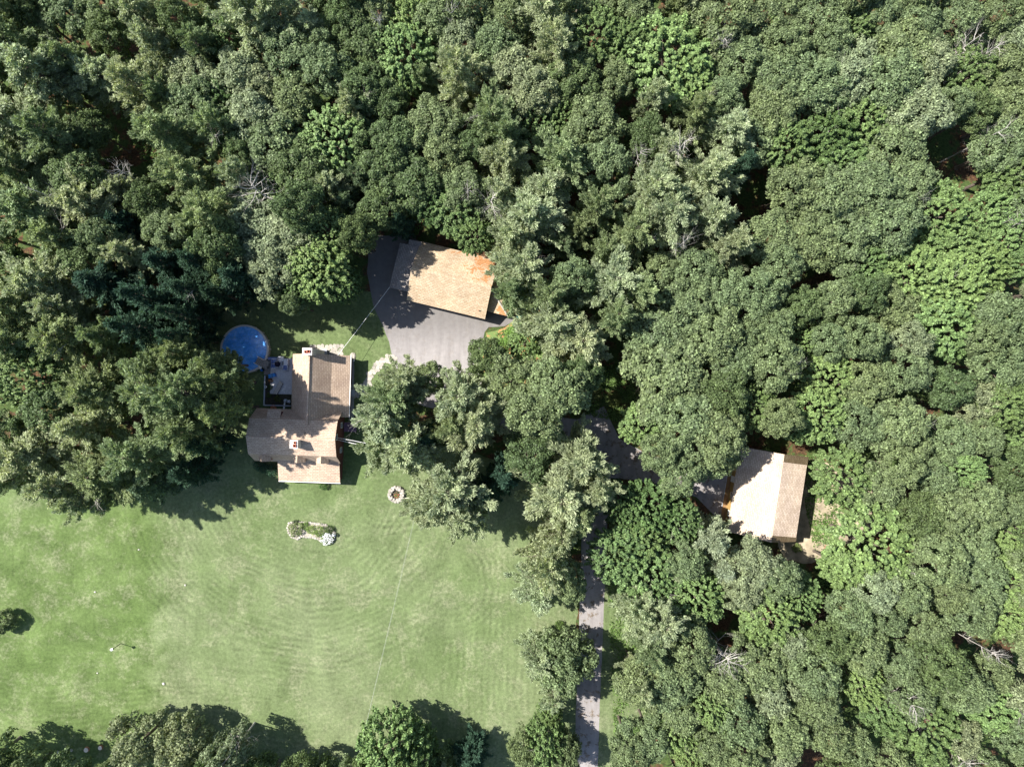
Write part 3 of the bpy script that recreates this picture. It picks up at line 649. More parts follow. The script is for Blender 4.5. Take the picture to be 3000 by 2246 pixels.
# ------------------------------------------------------------------ patio and what stands on it
b = NB('paver_circles'); p = b.pos(); vo = b.n('ShaderNodeTexVoronoi'); b.put(vo.inputs['Vector'], p); vo.inputs['Scale'].default_value = 1.35; vo.inputs['Randomness'].default_value = .35
rings = b.math('SINE', b.math('MULTIPLY', vo.outputs['Distance'], 30)); n = b.noise(p, 5, 5)
c = b.mix(b.math('MULTIPLY', b.smooth(rings, -.2, .9), b.smooth(vo.outputs['Distance'], .42, .3, 0, .6)), (.56, .55, .55, 1), (.74, .73, .72, 1))
b.base(b.mix(1.0, c, b.ramp(n, [(.3, .82), (.7, 1.12)]), 'MULTIPLY')); PAV = b.m
FP = Fr(-37.55, 4.0, R(-1.7)); PZ = .35
m = MB(); fbox(m, FP, 0, 3.75, -5.6, 0, 0, PZ); o = m.build('patio', PAV, None); props(o, 'paved patio of round patterned stones between pool and house', 'patio')
m = MB(); 
for i in range(9): fbox(m, FP, -1.05, -.03, -.25 - i * .3, .02 - i * .3, .0, PZ - .05)
o = m.build('boardwalk', WOOD, None); props(o, 'narrow grey board deck between the patio and the pool steps', 'deck')
# planting bed
BED = plain('dark_soil', (.05, .045, .03), .95, .4, 3)
e = empty('planting_bed', FP(-.3, -4), 'L-shaped raised bed with grey edging around the patio corner', 'planting bed')
m = MB(); fbox(m, FP, -.75, -.03, -7.3, -2.9, 0, .25); fbox(m, FP, -.03, 3.2, -7.3, -5.65, 0, .25); m.build('soil', BED, e)
m = MB(); fbox(m, FP, -.95, -.76, -7.45, -2.8, 0, .42); fbox(m, FP, -.76, 3.3, -7.5, -7.31, 0, .42); m.build('edging', GREYM, e)
def bush(px, py, r, colr, label, cat='shrub', group=None, sub=None, hz=1.0, name='shrub', z=0.0):
    lst = PROT['shrub']; i = random.randrange(3) if sub is None else sub; cm, tm, R0, H0 = lst[i]; l = W(px, py, z + .5); s_ = r / K / R0
    o = empty(name, (l.x, l.y, z), label, cat, group); o.scale = (s_, s_, s_ * hz); o.rotation_euler.z = random.uniform(0, 6)
    link('stem', tm, o, False); c = link('foliage', cm, o, False); c.color = (*colr, 1); return o
bush(790, 1135, 8, (.05, .09, .03), 'dark leafy plant in the narrow bed left of the lounger', 'plant', z=.25, name='bed_plant')
bush(787, 1158, 8, (.06, .10, .03), 'dark leafy plant at the corner of the patio bed', 'plant', z=.25, name='bed_plant')
bush(812, 1168, 10, (.09, .11, .03), 'olive green plant in the bed south of the patio', 'plant', z=.25, name='bed_plant')
bush(792, 1115, 7, (.16, .07, .03), 'reddish low plant behind the blue play slide', 'plant', z=.25, name='bed_plant')
# chairs
CUSH = plain('blue_cushion', (.16, .22, .42), .85, .1); CREAM = plain('white_cushion', (.72, .72, .74), .85, .05)
def armchair(px, py, rz, cush, label, wd=.72):
    l = W(px, py, PZ); o = empty('patio_chair', (l.x, l.y, PZ), label, 'chair', 'cushioned patio chairs', rz); I = Fr(l.x, l.y, rz)
    m = MB(); fbox(m, I, -wd / 2, wd / 2, -.3, .32, PZ + .40, PZ + .52); m.build('seat', cush, o)
    m = MB(); fbox(m, I, -wd / 2, wd / 2, .325, .45, PZ + .5, PZ + .95); m.build('backrest', cush, o)
    for s_ in (-1, 1):
        m = MB(); x = s_ * (wd / 2 + .05); fbox(m, I, x - .04, x + .04, -.32, .45, PZ + .62, PZ + .67); m.build('armrest', WHITE, o)
        for y in (-.3, .4): m = MB(); fbox(m, I, x - .025, x + .025, y - .025, y + .025, PZ, PZ + .62); m.build('leg', WHITE, o)
    m = MB(); fbox(m, I, -wd / 2, wd / 2, -.3, .32, PZ + .33, PZ + .395); m.build('seat_frame', WHITE, o); return o
armchair(808, 1059, R(90), CUSH, 'blue-cushioned patio chair left of the folded dark umbrella, nearer the pool side', .62)
armchair(808, 1072, R(90), CUSH, 'blue-cushioned patio chair left of the folded umbrella, southern one of the pair', .62)
armchair(840, 1061, R(-90), CREAM, 'white-cushioned patio chair against the house wall', .78)
armchair(839, 1075, R(180), CUSH, 'blue-cushioned patio chair next to the house, right of the umbrella', .62)
armchair(826, 1053, R(0), CREAM, 'white patio chair at the north edge of the patio', .7)
l = W(820, 1067, PZ); o = empty('patio_table', (l.x, l.y, PZ), 'low patio table under the folded dark umbrella', 'table'); m = MB(); m.box((l.x, l.y, PZ + .68), (1.0, 1.0, .04)); m.build('tabletop', GREYM, o)
for sx in (-.42, .42):
    for sy in (-.42, .42): m = MB(); m.box((l.x + sx, l.y + sy, PZ + .33), (.04, .04, .66)); m.build('leg', GREYM, o)
NAVY = plain('navy_canvas', (.012, .016, .045), .9, .2)
o = empty('umbrella', (l.x, l.y, PZ), 'closed navy patio umbrella standing among the chairs', 'umbrella'); m = MB(); m.tube((l.x, l.y, PZ), (l.x, l.y, 2.9), .025); m.build('pole', WHITE, o)
m = MB(); n_ = 14
for (r0, z0), (r1, z1) in (((.50, 1.35), (.42, 1.7)), ((.42, 1.7), (.22, 2.4)), ((.22, 2.4), (.03, 2.85))):
    for i in range(n_):
        a, c_ = 2 * math.pi * i / n_, 2 * math.pi * (i + 1) / n_; k0, k1 = (1, .68) if i % 2 else (.68, 1)
        m.face([(l.x + r0 * k0 * math.cos(a), l.y + r0 * k0 * math.sin(a), z0), (l.x + r0 * k1 * math.cos(c_), l.y + r0 * k1 * math.sin(c_), z0), (l.x + r1 * k1 * math.cos(c_), l.y + r1 * k1 * math.sin(c_), z1), (l.x + r1 * k0 * math.cos(a), l.y + r1 * k0 * math.sin(a), z1)])
m.build('canopy', NAVY, o, True)
# storage bench
l = W(801, 1050, PZ); o = empty('bench', (l.x, l.y, PZ), 'long blue bench along the north edge of the patio', 'bench'); m = MB(); m.box((l.x, l.y, PZ + .42), (1.5, .42, .08), R(-1.7)); m.build('seat', CUSH, o)
for s_ in (-.65, .65): m = MB(); m.box((l.x + s_, l.y, PZ + .19), (.08, .4, .38)); m.build('leg', GREYM, o)
# lounger
l = W(815, 1137, PZ + .3); rz = R(62); o = empty('sun_lounger', (l.x, l.y, PZ), 'pale padded sun lounger lying diagonally on the patio', 'sun lounger', None, rz); I = Fr(l.x, l.y, rz)
PAD = plain('oatmeal_pad', (.50, .45, .39), .9, .08); m = MB()
for i in range(5):
    x0 = -.95 + i * .36; m.slab([I(x0, -.3, PZ + .40), I(x0 + .34, -.3, PZ + .40), I(x0 + .34, .3, PZ + .40), I(x0, .3, PZ + .40)], .08)
m.build('mattress', PAD, o); m = MB(); m.slab([I(.85, -.3, PZ + .43), I(1.15, -.3, PZ + .62), I(1.15, .3, PZ + .62), I(.85, .3, PZ + .43)], .08); m.build('backrest', PAD, o)
m = MB(); fbox(m, I, -.97, 1.0, -.34, .34, PZ + .26, PZ + .31); m.build('frame', TRIM, o)
for x in (-.85, .85):
    for y in (-.3, .3): m = MB(); fbox(m, I, x - .025, x + .025, y - .025, y + .025, PZ, PZ + .26); m.build('leg', TRIM, o)
# blue play slide
LB = plain('light_blue_plastic', (.06, .28, .66), .35, .06)
l = W(798, 1100, .5); o = empty('play_slide', (l.x, l.y, PZ), 'small light blue plastic play slide at the left edge of the patio', 'toy slide'); I = Fr(l.x, l.y, R(12))
m = MB()
pr = [(-.62, .12), (-.3, .16), (0, .4), (.3, .7), (.55, .72)]
for (x0, z0), (x1, z1) in zip(pr[:-1], pr[1:]): m.slab([I(x0, -.22, PZ + z0), I(x1, -.22, PZ + z1), I(x1, .22, PZ + z1), I(x0, .22, PZ + z0)], .04)
m.build('chute', LB, o)
for s_ in (-1, 1):
    m = MB()
    for (x0, z0), (x1, z1) in zip(pr[:-1], pr[1:]): m.slab([I(x0, s_ * .22, PZ + z0 + .14), I(x1, s_ * .22, PZ + z1 + .14), I(x1, s_ * .30, PZ + z1 + .14), I(x0, s_ * .30, PZ + z0 + .14)], .18)
    m.build('side_rail', LB, o)
m = MB(); fbox(m, I, .5, .62, -.25, .25, PZ, PZ + .7); m.build('step_tower', BLUE, o)
# white ring light
l = W(779, 1133, .5); o = empty('garden_light', (l.x, l.y, 0), 'white ring-topped garden light on the dark grass left of the patio bed', 'garden light'); m = MB(); m.tube((l.x, l.y, 0), (l.x, l.y, .6), .03); m.build('post', BLACK, o)
m = MB(); m.lathe((l.x, l.y, .6), [(.09, .02), (.09, .07), (.18, .07), (.18, .0), (.09, .02)], 20); m.build('ring', WHITE, o)
# pots, plank, white flowers
for i, (x, y, s_, t_) in enumerate(((797, 1193, .2, 'leftmost of the three terracotta pots between bed and house roof'), (802, 1189, .24, 'middle and largest terracotta pot between the bed and the house'), (807, 1195, .17, 'rightmost, smallest terracotta pot between the bed and the house'))):
    l = W(x, y, .3); m = MB(); m.lathe((l.x, l.y, 0), [(s_ * .6, 0), (s_, .38), (s_ * 1.08, .38), (s_ * 1.08, .46), (s_ * .85, .46), (s_ * .8, .36), (0, .36)], 16)
    o = m.build('flower_pot', plain('terracotta', (.48, .19, .09), .85, .15), None, True); props(o, t_, 'pot', 'terracotta pots by the house')
l = W(832, 1192, .4); m = MB(); m.box((l.x, l.y, .35), (.24, 1.3, .05), R(-8)); o = m.build('plank', WHITE, None); props(o, 'short white plank lying between the patio bed and the house', 'plank')
def flowers(name, px, py, r, n, colr, label, z=.3, leafc=(.06, .10, .04)):
    l = W(px, py, z); o = empty(name, (l.x, l.y, 0), label, 'flowers'); g = np.random.default_rng(int(px + py)); rr = r / K
    a = g.uniform(0, 6.28, n); d = rr * np.sqrt(g.random(n)); C = np.stack([l.x + d * np.cos(a), l.y + d * np.sin(a), z + .45 * np.sqrt(np.maximum(0, 1 - (d / rr) ** 2)) + g.normal(size=n) * .03], 1)
    s_ = g.uniform(.09, .16, n); N_ = unit(np.array([0, 0, 1.]) + g.normal(size=(n, 3)) * .35)
    o2 = link('blossom', quads_mesh('blossom', leaves(C, N_, s_, s_, g), plain(name + '_petal', colr, .6, .1, 3)), o)
    n2 = n * 5; a = g.uniform(0, 6.28, n2); d = rr * np.sqrt(g.random(n2)); C = np.stack([l.x + d * np.cos(a), l.y + d * np.sin(a), z + .4 * np.sqrt(np.maximum(0, 1 - (d / rr) ** 2)) - g.random(n2) * .2], 1)
    s_ = g.uniform(.12, .2, n2); o3 = link('foliage', quads_mesh('foliage', leaves(C, unit(np.array([0, 0, 1.]) + g.normal(size=(n2, 3)) * .5), s_, s_ * .5, g), LEAF), o); o3.color = (*leafc, 1)
    return o
flowers('flower_clump', 838, 1174, 6, 60, (.75, .77, .82), 'left of two white-flowering plants against the house by the white plank')
flowers('flower_clump', 848, 1176, 5, 50, (.75, .77, .82), 'right of two white-flowering plants, tight against the house eave')

# ------------------------------------------------------------------ stonework
def stones(mb, pts_fn, region, spacing, z, h=.08, jit=.14):
    """irregular flagstones on a jittered grid where region(x, y) holds"""
    (x0, y0, x1, y1) = region; row = 0; y = y0
    while y < y1:
        x = x0 + (row % 2) * spacing / 2
        while x < x1:
            cx, cy = x + random.uniform(-jit, jit) * spacing, y + random.uniform(-jit, jit) * spacing
            if pts_fn(cx, cy):
                n = random.randint(5, 7); r_ = spacing * random.uniform(.56, .66); a0 = random.uniform(0, 6)
                mb.slab([(cx + r_ * random.uniform(.85, 1.1) * math.cos(a0 + 6.283 * i / n), cy + r_ * random.uniform(.85, 1.1) * math.sin(a0 + 6.283 * i / n), z + h + random.uniform(-.015, .015)) for i in range(n)], h)
            x += spacing
        y += spacing * .87; row += 1
    return mb
cl = [W(1038, 1153), W(1058, 1146), W(1073, 1128), W(1084, 1103), W(1100, 1078), W(1122, 1058), W(1150, 1045)]
def near_path(x, y, wd=.62):
    q = Vector((x, y, 0))
    for a, b_ in zip(cl[:-1], cl[1:]):
        t = max(0, min(1, (q - a).dot(b_ - a) / (b_ - a).length_squared))
        if (q - a.lerp(b_, t)).length < wd: return True
    return False
o = stones(MB(), near_path, (-26, -2.5, -17, 5.5), .52, 0, .05).build('path', STONE, None); props(o, 'curving flagstone path from the east doorstep of the house towards the yard', 'path', None)
a, b_ = W(912, 1034), W(1002, 1014)
o = stones(MB(), lambda x, y: True, (a.x, a.y, b_.x, b_.y), .6, 0, .05, .2).build('stone_patio', STONE, None); props(o, 'rough patch of pale flagstones behind the north gable of the house', 'flagstones')
l = W(1034, 1044); m = MB(); m.blob((l.x, l.y, .05), (.45, .7, .2)); o = m.build('boulder', STONE, None); props(o, 'single pale flat boulder on the grass at the house\'s north-east corner', 'boulder')
sheet('gravel_strip', [(1026, 1045), (1038, 1045), (1037, 1232), (1022, 1232)], .016, GRAVELM, 0.02)
l = W(1031, 1151, .2); m = MB(); m.box((l.x, l.y, .12), (.85, 1.0, .24), R(-2)); o = m.build('doorstep', GREYM, None); props(o, 'square grey doorstep at the east door where the path begins', 'doorstep')
l = W(940, 1030, .5); o = empty('bulkhead', (l.x, l.y, 0), 'blue-grey metal hatch box beside the north chimney', 'hatch'); m = MB(); m.slab([(l.x - .9, l.y - .38, .75), (l.x + .9, l.y - .38, .75), (l.x + .9, l.y + .3, .45), (l.x - .9, l.y + .3, .45)], .05); m.build('lid', GREYM, o)
m = MB(); m.box((l.x, l.y - .04, .2), (1.75, .62, .4)); m.build('base', GREYM, o)
for x, y, t in ((1025, 1046, 'small terracotta-topped path lamp right at the north-east corner of the house'), (1037, 1056, 'small pale path lamp out on the gravel strip')):
    l = W(x, y, .4); o = empty('path_lamp', (l.x, l.y, 0), t, 'lamp', 'path lamps by the gravel strip'); m = MB(); m.tube((l.x, l.y, 0), (l.x, l.y, .45), .025); m.build('post', BLACK, o); m = MB(); m.lathe((l.x, l.y, .45), [(.13, 0), (.13, .05), (0, .12)], 12); m.build('lamp_head', WHITE, o)

# round stone planter ring
rc = W(1160.5, 1448, .4); o = empty('stone_ring', (rc.x, rc.y, 0), 'round planter ring of pale stacked stones on the lawn south-east of the house', 'stone planter')
m = MB()
for lay, (ri, ro) in enumerate(((.72, 1.32), (.72, 1.28))):
    for rr_, cnt, wd in ((ri + .16, 11, .27), (ro - .16, 17, .25)):
        for k in range(cnt):
            a = 2 * math.pi * (k + .5 * lay + random.uniform(-.2, .2)) / cnt; m.blob((rc.x + rr_ * math.cos(a), rc.y + rr_ * math.sin(a), .14 + .28 * lay), (wd * random.uniform(.8, 1.2), wd * random.uniform(.75, 1.1), .2), 0, 6, .3)
m.build('stones', STONE, o)
m = MB(); m.lathe((rc.x, rc.y, 0), [(0, .22), (.8, .22)], 24); m.build('soil', BED, o)
flowers('ring_flowers', 1163, 1450, 9, 14, (.55, .12, .10), 'low green plants with red flowers inside the stone ring', .2, (.12, .19, .05))

# flower bed shaped like a peanut
fb = W(915, 1555); o = empty('flower_bed', (fb.x, fb.y, 0), 'peanut-shaped flower bed edged with pale stones in the middle of the lawn', 'flower bed')
out = [(843, 1545), (848, 1532), (862, 1527), (885, 1529), (905, 1530), (930, 1533), (955, 1537), (972, 1548), (982, 1562), (980, 1578), (968, 1590), (950, 1590), (932, 1578), (918, 1573), (898, 1572), (885, 1570), (872, 1578), (856, 1572), (846, 1560)]
bm = bmesh.new(); f = bm.faces.new([bm.verts.new(W(x, y) + Vector((0, 0, .09))) for x, y in out]); bm.normal_update()
if f.normal.z < 0: f.normal_flip()
bmesh.ops.triangulate(bm, faces=[f]); me = bpy.data.meshes.new('soil'); bm.to_mesh(me); bm.free(); me.materials.append(plain('bed_gravel', (.36, .33, .27), .95, .35, 4)); link('soil', me, o)
m = MB(); pts = [W(x, y) for x, y in out]
for a, b_ in zip(pts, pts[1:] + pts[:1]):
    n = max(1, round((b_ - a).length / .36))
    for k in range(n): q = a.lerp(b_, k / n); m.blob((q.x, q.y, .1), (.23, .2, .15), 0, 6)
m.build('stone_edging', STONE, o)
bush(868, 1549, 22, (.13, .17, .075), 'rounded shrub filling the left end of the flower bed', hz=.75, sub=0)
bush(864, 1530, 9, (.05, .08, .035), 'small dark shrub at the upper left rim of the flower bed')
bush(893, 1541, 13, (.12, .19, .055), 'low leafy plant at the narrow waist of the flower bed', hz=.7)
bush(910, 1552, 14, (.17, .24, .08), 'light green clump in the middle of the flower bed', hz=.7)
bush(938, 1556, 19, (.13, .19, .06), 'broad green shrub right of the middle of the flower bed', hz=.7)
bush(965, 1549, 12, (.06, .10, .035), 'dark shrub at the upper right rim of the flower bed')
flowers('flower_clump', 958, 1577, 20, 190, (.66, .70, .58), 'large pale-flowering clump at the lower right end of the flower bed', .4, (.16, .22, .08))
flowers('flower_clump', 978, 1566, 6, 26, (.40, .12, .62), 'violet flowers at the far right edge of the flower bed', .5)
flowers('flower_clump', 968, 1566, 4, 12, (.70, .30, .55), 'small patch of pink flowers in the right half of the flower bed', .6)
bush(948, 1423, 13, (.05, .11, .03), 'dark shrub under the south eave of the porch')
bush(759, 1362, 17, (.03, .075, .045), 'dark green shrub under the house\'s south-west eave')
bush(797, 1376, 20, (.03, .075, .045), 'larger dark green shrub left of the porch wall')
bush(775, 1372, 14, (.03, .07, .04), 'middle one of the dark shrubs below the south-west eave')

# pole with white birdhouse
b0 = W(354.5, 1884); o = empty('birdhouse_pole', b0, 'tall black pole with a white birdhouse standing alone on the left lawn', 'birdhouse'); hp = 2.35
m = MB(); m.tube(b0, b0 + Vector((0, 0, hp)), .055, .045); m.build('pole', BLACK, o)
m = MB(); c = b0 + Vector((0, 0, hp + .14)); m.box(c, (.28, .24, .28)); m.build('box', plain('dark_box', (.05, .03, .05), .6), o)
m = MB(); prism(m, Fr(c.x, c.y, .5), [(-.2, hp + .285), (.2, hp + .285), (0, hp + .46)], -.2, .2); m.build('roof', WHITE, o)
# stumps & stones on the lawn
for x, y, r_, t in ((252, 2196, .36, 'larger, left one of two pale-topped tree stumps at the bottom left of the lawn'), (293, 2190, .32, 'right one of two pale tree stumps, with a reddish side, by the bottom trees')):
    l = W(x, y, .3); o = empty('tree_stump', (l.x, l.y, 0), t, 'tree stump', 'tree stumps on the lawn'); m = MB(); m.lathe((l.x, l.y, 0), [(r_ * 1.2, 0), (r_ * 1.02, .1), (r_, .32)], 14); m.build('bark', plain('stump_bark', (.30, .15, .08), .9, .2), o)
    m = MB(); m.lathe((l.x, l.y, 0), [(0, .33), (r_ * .5, .335), (r_ * .99, .322)], 14); m.build('cut_face', plain('cut_wood', (.78, .68, .58), .8, .08), o)
for x, y, r_, t in ((170, 2201, .26, 'small pinkish stone left of the tree stumps near the bottom left corner'), (210, 2196, .24, 'grey stone between the pinkish stone and the left stump'), (480, 2001, .24, 'white stone between two pale grass rings on the lower left lawn'),
                 (279, 1733, .16, 'small white stone on the rough grass of the left lawn'), (286, 1970, .13, 'tiny white stone on the lawn below the birdhouse pole'), (407, 1609, .14, 'tiny white stone on the darker turf at the upper left lawn'), (543, 1713, .15, 'small pale stone in the centre left of the lawn')):
    l = W(x, y); m = MB(); m.blob((l.x, l.y, .05), (r_, r_ * .9, r_ * .6)); o = m.build('stone', plain('lawn_stone', (.44, .42, .38), .8, .1), None); props(o, t, 'stone', 'stones lying on the lawn')

# covered things east of the garage
l = W(1518, 938, .5); TARP = NB('green_tarp'); TARP.base(TARP.ramp(TARP.noise(TARP.pos(), 1.3, 3, .5, 1.5), [(.4, (.02, .08, .07)), (.62, (.05, .14, .12)), (.68, (.5, .56, .52))])).rough(.4, .5)
o = empty('covered_machine', (l.x, l.y, 0), 'machine under a crumpled dark green tarp right of the garage', 'covered machine')
bm = bmesh.new(); bmesh.ops.create_grid(bm, x_segments=14, y_segments=14, size=1)
g = np.random.default_rng(3)
for v in bm.verts:
    d = max(abs(v.co.x), abs(v.co.y)); z = 1.05 if d < .55 else 1.05 * (1 - ((d - .55) / .45) ** .8); z += (g.random() - .5) * .14 if d < .95 else 0
    v.co = Vector((v.co.x * .62 + (g.random() - .5) * .06, v.co.y * .95, max(.02, z)))
me = bpy.data.meshes.new('tarp'); bm.to_mesh(me); bm.free(); me.materials.append(TARP.m); t_ = link('tarp', me, o, False); t_.rotation_euler.z = R(-14)
m = MB(); m.box((l.x - .1, l.y - 1.25, .05), (1.3, .25, .1), R(-25)); o = m.build('timber', STONE, None); props(o, 'pale beam lying below the green tarp', 'beam')
l = W(1526, 886, .5); o = empty('pallet', (l.x, l.y, 0), 'grey-green slatted wooden table in the shade above the green tarp', 'slatted table')
m = MB()
for i in range(4): q = Matrix.Rotation(R(-12), 3, 'Z') @ Vector((0, -.45 + i * .3, 0)); m.box((l.x + q.x, l.y + q.y, .72), (1.1, .2, .05), R(-12))
m.build('slats', plain('greenish_wood', (.22, .32, .28), .8, .15), o)
for sx in (-.45, .45):
    for sy in (-.4, .4): m = MB(); m.box((l.x + sx, l.y + sy, .35), (.07, .07, .69)); m.build('leg', WOOD, o)

# wires
WIREM = plain('bare_wire', (.74, .74, .72), .4, .02); WIRED = plain('cable', (.78, .78, .78), .5, .02)
def wire(name, A, B, sag, rad, mat, label, cat='cable', grp=None):
    m = MB(); n = 24; A, B = Vector(A), Vector(B); prev = A
    for i in range(1, n + 1):
        t = i / n; q = A.lerp(B, t) - Vector((0, 0, 4 * sag * t * (1 - t))); m.tube(prev, q, rad, rad, 5, 0, False); prev = q
    o = m.build(name, mat, None); return props(o, label, cat, grp)
wire('power_line', W(1226, 1462, 7.6), W(1046, 2230, 8.2), .5, .007, plain('weathered_wire', (.50, .50, .48), .6), 'long thin pale power line crossing the lawn from the planter to the bottom trees', 'power line')
wire('telephone_line', W(1228, 1464, 6.4), W(1030, 2300, 6.4), .6, .011, plain('dark_cable', (.25, .27, .24), .6), 'second, fainter line running beside the pale power line over the lawn', 'telephone line')
wire('overhead_cable', FG(-9.2, -3.3, 2.7), FB(3.6, 5.25, 3.7), .15, .028, WIRED, 'straight pale cable from the garage corner to the north gable of the house')
wire('service_cable', FA(6.3, .15, 5.2), W(1240, 1330, 8.5), .15, .030, WIRED, 'upper of two white cables leaving the east gable into the pine', 'cable', 'service cables at the east gable')
wire('service_cable', FA(6.3, -.2, 4.8), W(1240, 1345, 8.2), .15, .036, WIRED, 'lower, thicker of two white cables leaving the east gable', 'cable', 'service cables at the east gable')
bp = W(1226, 1460, 7.8); o = empty('utility_pole', (bp.x, bp.y, 0), 'wooden utility pole half hidden in the pale pine right of the stone ring', 'utility pole'); m = MB(); m.tube((bp.x, bp.y, 0), (bp.x, bp.y, 8), .14, .10); m.build('pole', WOOD, o)
m = MB(); m.box((bp.x, bp.y, 7.6), (1.2, .1, .1), R(12)); m.build('crossarm', WOOD, o)
gp = W(1180, 1459, 0); m = MB(); m.tube(gp, Vector(gp).lerp(Vector((bp.x, bp.y, 6.8)), .32), .05); m.build('guy_guard', plain('yellowed_guard', (.6, .57, .48), .5), o); m = MB(); m.tube(gp, (bp.x, bp.y, 6.8), .02); m.build('guy_wire', WIREM, o)
# long pipe by the cottage strip
m = MB(); m.tube(FC(-5.75, -3.5, .12), FC(-5.6, 4.5, .12), .05); o = m.build('drain_pipe', GREYM, None); props(o, 'long grey pipe lying along the west side of the cottage', 'pipe')
# hose east of cottage
m = MB(); prev = None
for i in range(15):
    t = i / 14; q = W(2412 + 22 * t, 1612 - 34 * t - 8 * math.sin(t * 3)) + Vector((0, 0, .05)) 
    if prev is not None: m.tube(prev, q, .035, .035, 5, 0, False)
    prev = q
o = m.build('garden_hose', plain('rust_hose', (.40, .14, .09), .6), None); props(o, 'short curved reddish hose on the sandy ground south-east of the cottage', 'hose')

